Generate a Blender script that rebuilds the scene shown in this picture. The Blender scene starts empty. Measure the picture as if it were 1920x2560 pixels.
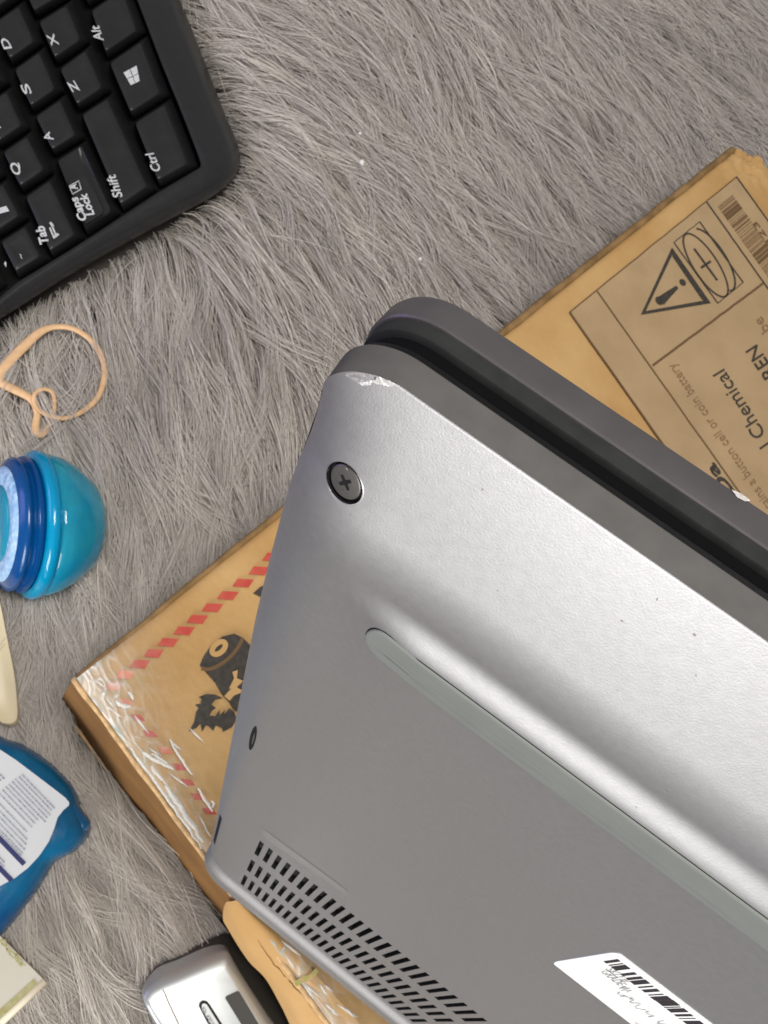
import bpy, bmesh, math, random
import numpy as np
from mathutils import Vector, Matrix, noise
random.seed(7); rng = np.random.default_rng(7)
sc = bpy.context.scene
C = sc.collection

# ------------------------------------------------------------------ camera
F = 2400.0; W, Hh = 1920, 2560
CAM_H = 0.35
Zw = -Vector((-0.4, -0.3208, -1.0)).normalized()          # world up, seen in camera axes
R = Zw.rotation_difference(Vector((0, 0, 1))).to_matrix()  # camera axes -> world axes
cam_data = bpy.data.cameras.new('camera'); cam = bpy.data.objects.new('camera', cam_data)
C.objects.link(cam); sc.camera = cam
cam_data.sensor_fit = 'VERTICAL'; cam_data.sensor_height = 36.0; cam_data.lens = F / Hh * 36.0
cam_data.dof.use_dof = True; cam_data.dof.focus_distance = 0.088; cam_data.dof.aperture_fstop = 185.0
cam_data.clip_start = 0.002; cam_data.clip_end = 50
cam.matrix_world = Matrix.Translation((0, 0, CAM_H)) @ R.to_4x4()

# ------------------------------------------------------------------ light
world = bpy.data.worlds.new('World'); sc.world = world; world.use_nodes = True
bg = world.node_tree.nodes['Background']
bg.inputs[0].default_value = (0.97, 0.98, 1.0, 1); bg.inputs[1].default_value = 0.24

def area(name, loc, target, size, power, col, size_y=None):
    l = bpy.data.lights.new(name, 'AREA'); l.size = size; l.energy = power; l.color = col
    if size_y: l.shape = 'RECTANGLE'; l.size_y = size_y
    o = bpy.data.objects.new(name, l); C.objects.link(o)
    o.location = loc
    o.rotation_euler = (Vector(target) - Vector(loc)).to_track_quat('-Z', 'Y').to_euler()
    return o
area('ceiling_light', (0.02, 0.0, 1.25), (0.0, 0.0, 0.0), 0.42, 10.5, (1.0, 0.97, 0.92))
area('window_light', (-0.62, -0.92, 0.36), (0.05, 0.0, 0.2), 0.55, 12.5, (1.0, 0.99, 0.97))
area('violet_fill', (-0.62, 0.22, 0.17), (0.0, 0.02, 0.2), 0.3, 0.9, (0.50, 0.38, 1.0))  # added fill without a visible source, tints the laptop's left edge
sc.view_settings.view_transform = 'Standard'; sc.view_settings.look = 'None'
sc.view_settings.exposure = 0.0; sc.view_settings.gamma = 1.0

# ------------------------------------------------------------------ geometry helpers
def ray(x, y):
    return R @ Vector(((x - 960) / F, (1280 - y) / F, -1.0))
def at(x, y, z):                       # the point of the level z seen at a picture position
    r = ray(x, y); t = (z - CAM_H) / r.z
    return Vector((0, 0, CAM_H)) + r * t
def ats(pts, z): return [at(p[0], p[1], z) for p in pts]

def wloc(o):
    v = Vector((0, 0, 0))
    while o: v += o.location; o = o.parent
    return v
def link(name, me, mat=None, parent=None, smooth=False, kind=None, label=None):
    o = bpy.data.objects.new(name, me); C.objects.link(o)
    if mat is not None:
        for m in (mat if isinstance(mat, (list, tuple)) else [mat]): me.materials.append(m)
    if parent:
        o.parent = parent; o.location = -wloc(parent)
    if smooth:
        me.polygons.foreach_set('use_smooth', [True] * len(me.polygons))
        if smooth is not True: me.set_sharp_from_angle(angle=math.radians(smooth))
    if kind: o['kind'] = kind
    if label: o['label'] = label
    return o
def mk(name, verts, faces, mat=None, parent=None, smooth=False, **k):
    me = bpy.data.meshes.new(name); me.from_pydata([tuple(v) for v in verts], [], faces); me.update()
    return link(name, me, mat, parent, smooth, **k)
def thing(name, label, cat, loc=(0, 0, 0), group=None):
    o = bpy.data.objects.new(name, None); C.objects.link(o); o.location = loc
    o.empty_display_size = 0.01
    o['label'] = label; o['category'] = cat
    if group: o['group'] = group
    return o
class MB:
    def __init__(s): s.v = []; s.f = []
    def add(s, verts, faces):
        b = len(s.v); s.v += [tuple(v) for v in verts]; s.f += [tuple(i + b for i in f) for f in faces]
    def poly(s, verts): s.add(verts, [tuple(range(len(verts)))])
    def build(s, name, mat, parent=None, smooth=False, **k): return mk(name, s.v, s.f, mat, parent, smooth, **k)
def loft(mb, loops, cap_end=True, cap_start=False):
    n = len(loops[0]); vs = [p for l in loops for p in l]; fs = []
    for i in range(len(loops) - 1):
        for j in range(n):
            a = i * n + j; b = i * n + (j + 1) % n
            fs.append((a, b, b + n, a + n))
    if cap_end: fs.append(tuple((len(loops) - 1) * n + j for j in range(n)))
    if cap_start: fs.append(tuple(reversed(range(n))))
    mb.add(vs, fs)
def fixnormals(o):
    bm = bmesh.new(); bm.from_mesh(o.data); bmesh.ops.recalc_face_normals(bm, faces=bm.faces); bm.to_mesh(o.data); bm.free()
    return o
def catmull(pts, n=8, closed=False):
    out = []; m = len(pts); P = [Vector(p) for p in pts]
    rngi = range(m) if closed else range(m - 1)
    for i in rngi:
        g = (lambda k: P[k % m]) if closed else (lambda k: P[max(0, min(m - 1, k))])
        p0, p1, p2, p3 = g(i - 1), g(i), g(i + 1), g(i + 2)
        for k in range(n):
            t = k / n
            out.append(0.5 * ((2 * p1) + (p2 - p0) * t + (2 * p0 - 5 * p1 + 4 * p2 - p3) * t * t + (3 * p1 - p0 - 3 * p2 + p3) * t ** 3))
    if not closed: out.append(P[-1])
    return out
def tube(mb, path, rad, ns=10, closed=False, flat=1.0, up=Vector((0, 0, 1))):
    n = len(path); rings = []
    for i, p in enumerate(path):
        a = path[(i - 1) % n] if closed or i > 0 else path[0]
        b = path[(i + 1) % n] if closed or i < n - 1 else path[-1]
        t = (b - a).normalized(); s = t.cross(up).normalized(); u = s.cross(t)
        r = rad[i] if hasattr(rad, '__len__') else rad
        rings.append([p + s * math.cos(2 * math.pi * k / ns) * r + u * math.sin(2 * math.pi * k / ns) * r * flat for k in range(ns)])
    vs = [p for r_ in rings for p in r_]; fs = []
    for i in range(n if closed else n - 1):
        for k in range(ns):
            a = i * ns + k; b = i * ns + (k + 1) % ns; j = ((i + 1) % n) * ns
            fs.append((a, b, j + (k + 1) % ns, j + k))
    if not closed: fs += [tuple(reversed(range(ns))), tuple((n - 1) * ns + k for k in range(ns))]
    mb.add(vs, fs)

# ------------------------------------------------------------------ materials
def mat(name, col, rough=0.5, metal=0.0, spec=0.5, var=0.0, scale=200, bump=0.0, bscale=800, bdist=0.0003, trans=0.0, col2=None,
        coat=0.0, detail=4, ior=1.45, alpha=1.0, sheen=0.0, stretch=None, sss=0.0):
    m = bpy.data.materials.new(name); m.use_nodes = True
    nt = m.node_tree; p = nt.nodes['Principled BSDF']
    p.inputs['Base Color'].default_value = (*col, 1); p.inputs['Roughness'].default_value = rough
    p.inputs['Metallic'].default_value = metal; p.inputs['Specular IOR Level'].default_value = spec
    p.inputs['Transmission Weight'].default_value = trans; p.inputs['IOR'].default_value = ior
    p.inputs['Coat Weight'].default_value = coat; p.inputs['Alpha'].default_value = alpha
    p.inputs['Sheen Weight'].default_value = sheen
    if sss:
        p.inputs['Subsurface Weight'].default_value = sss; p.inputs['Subsurface Scale'].default_value = 0.004
        p.inputs['Subsurface Radius'].default_value = (0.4, 1.0, 1.0)
    tc = nt.nodes.new('ShaderNodeTexCoord'); src = tc.outputs['Object']
    if stretch:
        mp = nt.nodes.new('ShaderNodeMapping'); nt.links.new(src, mp.inputs[0])
        mp.inputs['Rotation'].default_value = stretch[0]; mp.inputs['Scale'].default_value = stretch[1]; src = mp.outputs[0]
    if var > 0 or col2:
        n = nt.nodes.new('ShaderNodeTexNoise'); n.inputs['Scale'].default_value = scale; n.inputs['Detail'].default_value = detail
        nt.links.new(src, n.inputs['Vector'])
        mx = nt.nodes.new('ShaderNodeMix'); mx.data_type = 'RGBA'
        c2 = col2 if col2 else tuple(c * (1 - var) for c in col)
        mx.inputs['A'].default_value = (*c2, 1); mx.inputs['B'].default_value = (*col, 1)
        cr = nt.nodes.new('ShaderNodeMapRange'); cr.inputs['From Min'].default_value = 0.35; cr.inputs['From Max'].default_value = 0.65
        nt.links.new(n.outputs['Fac'], cr.inputs['Value']); nt.links.new(cr.outputs[0], mx.inputs['Factor'])
        nt.links.new(mx.outputs['Result'], p.inputs['Base Color'])
    if bump > 0:
        n2 = nt.nodes.new('ShaderNodeTexNoise'); n2.inputs['Scale'].default_value = bscale; n2.inputs['Detail'].default_value = 3
        nt.links.new(src, n2.inputs['Vector'])
        b = nt.nodes.new('ShaderNodeBump'); b.inputs['Strength'].default_value = bump; b.inputs['Distance'].default_value = bdist
        nt.links.new(n2.outputs['Fac'], b.inputs['Height']); nt.links.new(b.outputs[0], p.inputs['Normal'])
    return m

M = {}
M['paint'] = mat('silver_paint', (0.405, 0.40, 0.40), 0.49, 0.97, 0.5, var=0.06, scale=1200, bump=0.4, bscale=5200, bdist=0.000027)
M['side'] = mat('grey_side_metal', (0.155, 0.148, 0.142), 0.4, 0.35, 0.35, var=0.12, scale=500, bump=0.1, bscale=2500, bdist=0.00003)
M['lid'] = mat('lid_metal', (0.13, 0.118, 0.121), 0.38, 0.4, 0.35, var=0.12, scale=300, bump=0.1, bscale=2500, bdist=0.00003)
M['gloss'] = mat('gloss_black', (0.006, 0.006, 0.007), 0.18, 0, 0.5, bump=0.25, bscale=600, bdist=0.0001)
M['bezel'] = mat('bezel_rubber', (0.028, 0.030, 0.028), 0.75, 0, 0.3, var=0.3, scale=400)
M['rubber'] = mat('foot_rubber', (0.205, 0.217, 0.196), 0.7, 0, 0.3, var=0.05, scale=250, bump=0.15, bscale=1500, bdist=0.00005)
M['dark'] = mat('dark_recess', (0.012, 0.012, 0.013), 0.8, 0, 0.2)
M['hole'] = mat('vent_inside', (0.03, 0.03, 0.03), 0.7, 0, 0.2)
M['screw'] = mat('screw_steel', (0.15, 0.143, 0.132), 0.45, 0.8, 0.5, var=0.1, scale=2500)
M['bare'] = mat('chipped_metal', (0.80, 0.76, 0.74), 0.4, 0.3, 0.6, var=0.3, scale=900, bump=0.8, bscale=1500, bdist=0.0003)
M['chipgrey'] = mat('bare_alloy', (0.50, 0.46, 0.47), 0.5, 0.6, 0.5, var=0.3, scale=1500, bump=0.5, bscale=2500, bdist=0.0001)
M['sticker'] = mat('sticker_paper', (0.9, 0.9, 0.87), 0.6, 0, 0.3, var=0.02, scale=300)
M['ink'] = mat('black_ink', (0.035, 0.03, 0.035), 0.7, 0, 0.2)
M['fade'] = mat('faded_ink', (0.16, 0.16, 0.16), 0.7, 0, 0.2, col2=(0.5, 0.5, 0.48), scale=2500)
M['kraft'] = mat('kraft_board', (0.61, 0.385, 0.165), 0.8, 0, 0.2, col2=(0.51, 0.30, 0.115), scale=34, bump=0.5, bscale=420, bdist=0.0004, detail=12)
M['kraft_shaded'] = mat('kraft_board_shaded', (0.26, 0.135, 0.046), 0.8, 0, 0.2, col2=(0.20, 0.10, 0.034), scale=60, bump=0.3, bscale=500, bdist=0.0003)  # shade of the side panels put into the board colour
M['worn'] = mat('dark_rim_board', (0.33, 0.20, 0.085), 0.85, 0, 0.2, col2=(0.20, 0.12, 0.05), scale=140, bump=0.5, bscale=500, bdist=0.0003)  # darker brown strip along the fold, standing in for the side panel
M['board_edge'] = mat('board_edge', (0.72, 0.48, 0.24), 0.85, 0, 0.2, var=0.35, scale=500)
M['label'] = mat('grey_brown_label', (0.49, 0.34, 0.19), 0.75, 0, 0.2, col2=(0.43, 0.295, 0.163), scale=55, bump=0.4, bscale=420, bdist=0.0003, detail=12)
M['boxink'] = mat('box_ink', (0.044, 0.038, 0.032), 0.7, 0, 0.25, col2=(0.07, 0.06, 0.05), scale=600)
M['boxline'] = mat('box_line_ink', (0.16, 0.094, 0.044), 0.7, 0, 0.25)
M['boxsoft'] = mat('soft_box_ink', (0.24, 0.15, 0.076), 0.7, 0, 0.25, col2=(0.32, 0.21, 0.11), scale=900)
M['red'] = mat('red_ink', (0.50, 0.055, 0.04), 0.6, 0, 0.3, col2=(0.56, 0.10, 0.06), scale=300)
M['redfade'] = mat('faded_red_ink', (0.76, 0.28, 0.16), 0.6, 0, 0.3, col2=(0.72, 0.2, 0.12), scale=400)
M['green'] = mat('green_ink', (0.38, 0.42, 0.10), 0.6, 0, 0.3, col2=(0.60, 0.42, 0.2), scale=700)
M['glare_white'] = mat('tape_glare_white', (0.9, 0.88, 0.82), 0.2, 0, 0.8, bump=0.5, bscale=900, bdist=0.0003, alpha=0.6)  # white glare along the tape wrinkles, painted as colour
M['keycase'] = mat('keyboard_plastic', (0.024, 0.0245, 0.026), 0.30, 0, 0.5, bump=0.15, bscale=4000, bdist=0.00004, var=0.15, scale=300)
M['key'] = mat('keycap_plastic', (0.021, 0.0215, 0.0225), 0.33, 0, 0.55, bump=0.15, bscale=3500, bdist=0.00004, var=0.2, scale=150)
M['well'] = mat('key_well', (0.003, 0.003, 0.003), 0.8, 0, 0.2)
M['legend'] = mat('key_legend', (0.72, 0.73, 0.76), 0.6, 0, 0.3, col2=(0.44, 0.45, 0.47), scale=2600)
M['band'] = mat('tan_elastic', (0.8, 0.51, 0.28), 0.6, 0, 0.4, var=0.15, scale=400, bump=0.2, bscale=900, bdist=0.0002)
M['ivory'] = mat('ivory_plastic', (0.72, 0.62, 0.4), 0.35, 0, 0.5, var=0.05, scale=60)
M['silver'] = mat('adapter_shell', (0.50, 0.525, 0.53), 0.36, 0.55, 0.5, var=0.03, scale=80)
M['adside'] = mat('adapter_dark_side', (0.045, 0.043, 0.040), 0.5, 0, 0.5)
M['cardw'] = mat('pale_card', (0.56, 0.53, 0.45), 0.7, 0, 0.3, var=0.04, scale=50)
M['olive'] = mat('olive_print', (0.34, 0.31, 0.12), 0.7, 0, 0.3, col2=(0.42, 0.39, 0.22), scale=700)
M['cream'] = mat('cream_edge', (0.8, 0.72, 0.56), 0.7, 0, 0.3)
M['bluecap'] = mat('cyan_clear_plastic', (0.01, 0.55, 0.95), 0.10, 0, 0.6, trans=0.62, sss=0.2, col2=(0.05, 0.70, 0.98), scale=60, bump=0.2, bscale=120, bdist=0.001)
M['bluerib'] = mat('bright_blue_plastic', (0.0, 0.55, 0.98), 0.12, 0, 0.7, trans=0.5, sss=0.4, bump=0.2, bscale=200, bdist=0.0006)
M['bluering'] = mat('deep_blue_plastic', (0, 0.08, 0.3), 0.2, 0, 0.6, trans=0.2, bump=0.2, bscale=200, bdist=0.0006)
M['bluebody'] = mat('blue_bottle_plastic', (0.0, 0.065, 0.21), 0.25, 0, 0.6, trans=0.1, col2=(0.0, 0.14, 0.30), scale=45, bump=0.35, bscale=180, bdist=0.0008)
M['foam'] = mat('soap_foam', (0.24, 0.44, 0.72), 0.5, 0, 0.4, col2=(0.48, 0.68, 0.88), scale=420, bump=0.8, bscale=500, bdist=0.001)
M['glint'] = mat('clear_cyan_liquid', (0.05, 0.75, 0.85), 0.08, 0, 0.8, trans=0.3)
M['blabel'] = mat('bottle_label', (0.54, 0.56, 0.58), 0.45, 0, 0.4)
M['navy'] = mat('navy_ink', (0.005, 0.01, 0.10), 0.5, 0, 0.3)
M['smalltext'] = mat('small_print_ink', (0.2, 0.21, 0.28), 0.6, 0, 0.3, col2=(0.36, 0.37, 0.42), scale=1500)
M['backing'] = mat('rug_backing', (0.16, 0.135, 0.12), 0.95, 0, 0.1, var=0.3, scale=200)
M['lint'] = mat('white_lint', (0.8, 0.8, 0.78), 0.7)

# clear tape: thin glossy film
def tape_mat():
    m = bpy.data.materials.new('clear_tape'); m.use_nodes = True; nt = m.node_tree; nt.nodes.clear()
    out = nt.nodes.new('ShaderNodeOutputMaterial'); mix = nt.nodes.new('ShaderNodeMixShader')
    tr = nt.nodes.new('ShaderNodeBsdfTransparent'); tr.inputs[0].default_value = (0.97, 0.94, 0.88, 1)
    gl = nt.nodes.new('ShaderNodeBsdfGlossy'); gl.inputs['Roughness'].default_value = 0.16
    n = nt.nodes.new('ShaderNodeTexNoise'); n.inputs['Scale'].default_value = 130; n.inputs['Detail'].default_value = 4; n.inputs['Distortion'].default_value = 1.5
    tc = nt.nodes.new('ShaderNodeTexCoord'); nt.links.new(tc.outputs['Object'], n.inputs['Vector'])
    b = nt.nodes.new('ShaderNodeBump'); b.inputs['Strength'].default_value = 1.0; b.inputs['Distance'].default_value = 0.0001
    nt.links.new(n.outputs['Fac'], b.inputs['Height']); nt.links.new(b.outputs[0], gl.inputs['Normal'])
    fr = nt.nodes.new('ShaderNodeFresnel'); fr.inputs[0].default_value = 1.5; nt.links.new(b.outputs[0], fr.inputs['Normal'])
    ad = nt.nodes.new('ShaderNodeMath'); ad.operation = 'MULTIPLY_ADD'; ad.inputs[1].default_value = 1.0; ad.inputs[2].default_value = 0.02
    nt.links.new(fr.outputs[0], ad.inputs[0])
    nt.links.new(ad.outputs[0], mix.inputs[0]); nt.links.new(tr.outputs[0], mix.inputs[1]); nt.links.new(gl.outputs[0], mix.inputs[2])
    nt.links.new(mix.outputs[0], out.inputs[0]); return m
M['tape'] = tape_mat()
def glare_mat():  # glare on the tape, painted as pale colour where the attribute is high
    m = bpy.data.materials.new('glare_tape'); m.use_nodes = True; nt = m.node_tree; nt.nodes.clear()
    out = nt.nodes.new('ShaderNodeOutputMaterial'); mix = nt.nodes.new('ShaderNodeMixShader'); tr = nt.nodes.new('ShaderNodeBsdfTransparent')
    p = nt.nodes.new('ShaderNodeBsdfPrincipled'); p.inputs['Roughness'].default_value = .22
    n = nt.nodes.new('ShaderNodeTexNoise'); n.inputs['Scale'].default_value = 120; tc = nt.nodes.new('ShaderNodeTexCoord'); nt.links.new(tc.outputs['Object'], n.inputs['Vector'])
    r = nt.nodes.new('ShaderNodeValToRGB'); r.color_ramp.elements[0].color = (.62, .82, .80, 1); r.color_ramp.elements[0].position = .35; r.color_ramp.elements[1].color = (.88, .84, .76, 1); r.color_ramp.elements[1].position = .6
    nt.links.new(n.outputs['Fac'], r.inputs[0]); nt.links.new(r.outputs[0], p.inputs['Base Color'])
    a = nt.nodes.new('ShaderNodeAttribute'); a.attribute_name = 'glare'
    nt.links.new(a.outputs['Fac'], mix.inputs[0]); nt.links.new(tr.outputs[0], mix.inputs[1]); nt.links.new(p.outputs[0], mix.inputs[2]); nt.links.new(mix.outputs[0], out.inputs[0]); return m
M['glare_film'] = glare_mat()

# ------------------------------------------------------------------ text
_tc = {}
def text_geo(s, bold=0.0):
    if (s, bold) in _tc: return _tc[(s, bold)]
    cu = bpy.data.curves.new('t', 'FONT'); cu.body = s; cu.resolution_u = 3; cu.offset = bold
    o = bpy.data.objects.new('t', cu); C.objects.link(o)
    dg = bpy.context.evaluated_depsgraph_get(); me = bpy.data.meshes.new_from_object(o.evaluated_get(dg))
    vs = [(v.co.x, v.co.y) for v in me.vertices]; fs = [tuple(p.vertices) for p in me.polygons]
    bpy.data.objects.remove(o); bpy.data.curves.remove(cu); bpy.data.meshes.remove(me)
    x0 = min(v[0] for v in vs); x1 = max(v[0] for v in vs); y1 = max(v[1] for v in vs)
    _tc[(s, bold)] = (vs, fs, x0, x1, y1); return _tc[(s, bold)]
def text_on(mb, s, A, B, nrm, height=None, bold=0.0):
    """flat lettering whose baseline runs from A to B on the plane with normal nrm"""
    vs, fs, x0, x1, y1 = text_geo(s, bold)
    X = (B - A); w = X.length; X = X / w; Y = nrm.cross(X).normalized()
    k = w / (x1 - x0); ky = k if height is None else height / y1
    mb.add([A + X * ((x - x0) * k) + Y * (y * ky) for x, y in vs], fs)
UP = Vector((0, 0, 1))
def stroke(mb, pts, w, nrm=UP, closed=False):
    n = len(pts)
    L, Rr = [], []
    for i, p in enumerate(pts):
        a = pts[(i - 1) % n] if closed or i > 0 else pts[0]
        b = pts[(i + 1) % n] if closed or i < n - 1 else pts[-1]
        t = (b - a).normalized(); s = nrm.cross(t).normalized(); ww = w[i] if hasattr(w, '__len__') else w
        L.append(p + s * ww / 2); Rr.append(p - s * ww / 2)
    vs = L + Rr; fs = []
    for i in range(n if closed else n - 1):
        j = (i + 1) % n; fs.append((i, j, n + j, n + i))
    mb.add(vs, fs)

# ================================================================== THE BOX
ZB = 0.066
P1 = at(184, 1694, ZB); P2 = at(1872, 345, ZB)
e1 = (P2 - P1).normalized(); L1 = (P2 - P1).length; e2 = (at(503, 2127, ZB) - P1).normalized(); L2 = 0.30   # a box a little out of square
DET = e1.x * e2.y - e1.y * e2.x
def boxab(X, Y):
    dx, dy = X - P1.x, Y - P1.y
    return (dx * e2.y - dy * e2.x) / DET, (dy * e1.x - dx * e1.y) / DET
def bx(a, b, z): return P1 + e1 * a + e2 * b + Vector((0, 0, z - ZB))
box = thing('cardboard_box', 'brown cardboard shipping box with warning label and red dashes lying on the fur rug', 'box', (P1.x, P1.y, 0.004))
def build_box():
    # top skin with rounded edges, a crushed far corner and wavy board, walls below it
    aa = [0, 0.0004, 0.0012, 0.0022] + list(np.linspace(0.005, L1 - 0.06, 40)) + list(np.linspace(L1 - 0.057, L1 - 0.003, 40)) + [L1 - 0.0022, L1 - 0.0012, L1 - 0.0004, L1]
    bb = [0, 0.00015, 0.0005, 0.0011, 0.0019, 0.0029] + list(np.linspace(0.004, 0.05, 36)) + list(np.linspace(0.055, L2 - 0.003, 24)) + [L2 - 0.001, L2]
    def edge(d, r=0.0022):
        if d >= r: return 0.0
        return r - math.sqrt(max(0, r * r - (r - d) ** 2))
    V_ = []; 
    for a in aa:
        for b in bb:
            z = ZB - edge(a) - edge(L1 - a, .004) - edge(b, .0036) - edge(L2 - b)
            p = Vector((a * 40, b * 40, 3.1))
            z += 0.0003 * noise.noise(p)
            da = L1 - a; d = math.hypot(da, b)
            k = max(0, 1 - d / 0.034) ** 1.3
            q = Vector((a * 260, b * 260, 0.7))
            z += k * (0.0060 * noise.noise(q) + 0.0035 * noise.noise(q * 2.7)) - 0.005 * max(0, 1 - d / 0.016) ** 1.2
            # long folds running away from the crushed corner along the short side
            k2 = max(0, 1 - da / 0.018) * max(0, 1 - abs(b - 0.02) / 0.07)
            z += k2 * 0.0016 * math.sin(da * 900 + 3 * noise.noise(Vector((a * 60, b * 90, 2))))
            sh = max(0, 1 - d / 0.014)
            Rr_ = .011; qa, qb = Rr_ - da, Rr_ - b
            if qa > 0 and qb > 0: m_ = max(qa, qb) / math.hypot(qa, qb); qa *= m_; qb *= m_
            na_ = L1 - (Rr_ - qa) if (Rr_ - da > 0 and Rr_ - b > 0) else a; nb__ = (Rr_ - qb) if (Rr_ - da > 0 and Rr_ - b > 0) else b
            V_.append(bx(na_ + 0.0008 * k * noise.noise(q * 1.3 + Vector((5, 5, 5))), nb__ + 0.0008 * k * noise.noise(q * 1.4), z))
    nb = len(bb); F_ = []
    for i in range(len(aa) - 1):
        for j in range(nb - 1):
            F_.append((i * nb + j, i * nb + j + 1, (i + 1) * nb + j + 1, (i + 1) * nb + j))
    top = fixnormals(mk('top_panel', V_, F_, M['kraft'], box, 50))
    na = len(aa)
    rims = dict(left=[j for j in range(nb)], front=[i * nb for i in range(na)], right=[(na - 1) * nb + j for j in range(nb)], back=[i * nb + nb - 1 for i in range(na)])
    for kk, idx in rims.items():
        up = [V_[i] for i in idx]; out = {'left': -e1, 'right': e1, 'front': -e2, 'back': e2}[kk]
        rows = [up]
        for t in (0.25, 0.5, 0.75, 1.0):
            rows.append([Vector((p.x, p.y, 0)) + out * (0.0008 * noise.noise(Vector((p.x * 50, p.y * 50, t * 3))) + (0.0012 * t if kk == 'left' else 0)) + Vector((0, 0, p.z * (1 - t) + 0.006 * t)) for p in up])
        n = len(up); vs = [p for r_ in rows for p in r_]
        fs = [(i * n + j, i * n + j + 1, (i + 1) * n + j + 1, (i + 1) * n + j) for i in range(4) for j in range(n - 1)]
        mk('side_panel', vs, fs, M['kraft_shaded'], box, True)
    mb = MB(); mb.poly([bx(0.001, 0.001, 0.0065), bx(L1, 0.001, 0.0065), bx(L1, L2, 0.0065), bx(0.001, L2, 0.0065)]); mb.build('bottom_panel', M['kraft_shaded'], box)
    # pale raw board edge along the foot of the short side
    mb = MB(); pth = [bx(-0.0016 - 0.0006 * noise.noise(Vector((b * 90, 0, 0))), b, 0.0085 + 0.0006 * noise.noise(Vector((b * 70, 4, 0)))) for b in np.linspace(-0.001, 0.2, 70)]
    tube(mb, pth, 0.0007, 6); mb.build('raw_board_edge', M['board_edge'], box, True)
    mb = MB(); pth = [bx(0.0, b, ZB - 0.0012 + 0.0003 * noise.noise(Vector((b * 90, 0, 9)))) for b in np.linspace(0.0, 0.16, 60)]
    tube(mb, pth, [0.0009 + 0.0004 * noise.noise(Vector((i * .3, 0, 0))) for i in range(60)], 6); mb.build('fold_edge_strip', M['board_edge'], box, True)
build_box()
def edge_strip():
    n = 160; av = np.linspace(.001, L1 - .012, n)
    P = [bx(a, .0004 - .0009 * min(1, a / .12) + .0004 * noise.noise(Vector((a * 60, 2, 0))), ZB - .0016 + .0003 * noise.noise(Vector((a * 80, 6, 0)))) for a in av]
    mb = MB(); tube(mb, P, [(.0007 + .0009 * min(1, a / .15)) * (1 + .25 * noise.noise(Vector((a * 110, 1, 1)))) for a in av], 8); mb.build('fold_edge_strip', M['worn'], box, True)
edge_strip()
def flap():
    inn = [(600, 2240), (700, 2335), (780, 2425), (860, 2515), (940, 2605), (1020, 2700)]
    outr = [(570, 2256), (592, 2318), (652, 2416), (702, 2470), (742, 2540), (800, 2660)]
    I = catmull([at(x, y, ZB + .0009) for x, y in inn], 8); O = catmull([at(x, y, z_) for (x, y), z_ in zip(outr, (.0665, .063, .058, .056, .056, .056))], 8); rows = []
    for t in np.linspace(0, 1, 14):
        rows.append([a.lerp(b_, t) + Vector((0, 0, .0045 * math.sin(math.pi * t * .9) - .0035 * t + .0009 * noise.noise(a.lerp(b_, t) * 160))) for a, b_ in zip(I, O)])
    rows.append([p + Vector((0, 0, -.016 * min(1, i / 8))) for i, p in enumerate(rows[-1])])
    n = len(I); vs = [p for r_ in rows for p in r_]; fs = [(i * n + j, i * n + j + 1, (i + 1) * n + j + 1, (i + 1) * n + j) for i in range(len(rows) - 1) for j in range(n - 1)]
    fixnormals(mk('folded_flap', vs, fs, M['kraft'], box, 50))
    mb = MB(); cr = catmull([Vector(rows[9][k]) + Vector((0, 0, .0004)) for k in (10, 13, 17, 20, 24, 28)], 6)
    cr = [p + Vector((.0005 * noise.noise(p * 700), .0005 * noise.noise(p * 700 + Vector((3, 3, 3))), 0)) for p in cr]
    stroke(mb, cr, [.00008 + .00028 * math.sin(math.pi * i / (len(cr) - 1)) for i in range(len(cr))]); mb.build('board_crack', M['kraft_shaded'], box)
flap()
ZP = ZB + 0.0007
def B_(x, y): return at(x, y, ZP)
def B2(x, y): return at(x, y, ZP + 0.00015)

# hazard label on the right: grey-brown label field, frame, symbols, text
def c2(x, y): return (1500 + x * 0.2532, 340 + y * 0.2532)     # detail coordinates -> picture
def c3(x, y): return (1500 + x * 0.2532, 800 + y * 0.2532)
corner = B_(*c2(1350, 402)); lfrm = B_(1425, 780)
far1 = B_(1650 + 360, 1096 + 510)
fx = (corner - lfrm); 
# perpendicular long way
d1 = (B_(1640, 1085) - lfrm).normalized()
mb = MB(); mb.poly([lfrm - UP * 0.0001, lfrm + d1 * 0.16 - UP * 0.0001, corner + d1 * 0.16 - UP * 0.0001, corner - UP * 0.0001]); lab = mb.build('hazard_label', M['label'], box)
mb = MB()
def wob(A, B, n=24, a=0.00018): 
    return [A.lerp(B, i / n) + Vector((a * noise.noise((A + B) * 300 + Vector((i * .6, 0, 0))), a * noise.noise(Vector((i * .6, 7, 0))), 0)) for i in range(n + 1)]
stroke(mb, wob(lfrm, corner), 0.00055); stroke(mb, wob(lfrm, lfrm + d1 * 0.15), 0.0008)
i1 = B_(1493, 728); stroke(mb, wob(i1, i1 + d1 * 0.17), 0.00085)
i2a, i2b = B_(*c3(520, 450)), B_(*c2(1625, 1445)); stroke(mb, wob(i2a, i2b), 0.001)
mb.build('label_rule', M['boxline'], lab)
mb = MB()
stroke(mb, wob(B2(*c2(1350, 402)), B2(*c2(1750, 960))), 0.0008); stroke(mb, wob(B2(*c2(1055, 650)), B2(*c2(1720, 1590))), 0.0008)
mb.build('label_dark_rule', M['boxink'], lab)
mb = MB()   # warning triangle
tri = [c2(712, 1100), c2(1095, 1650), c2(405, 1765)]
T = [B2(*p) for p in tri]; cen = (T[0] + T[1] + T[2]) / 3
tw = [0.0036, 0.0024, 0.0024]
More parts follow.
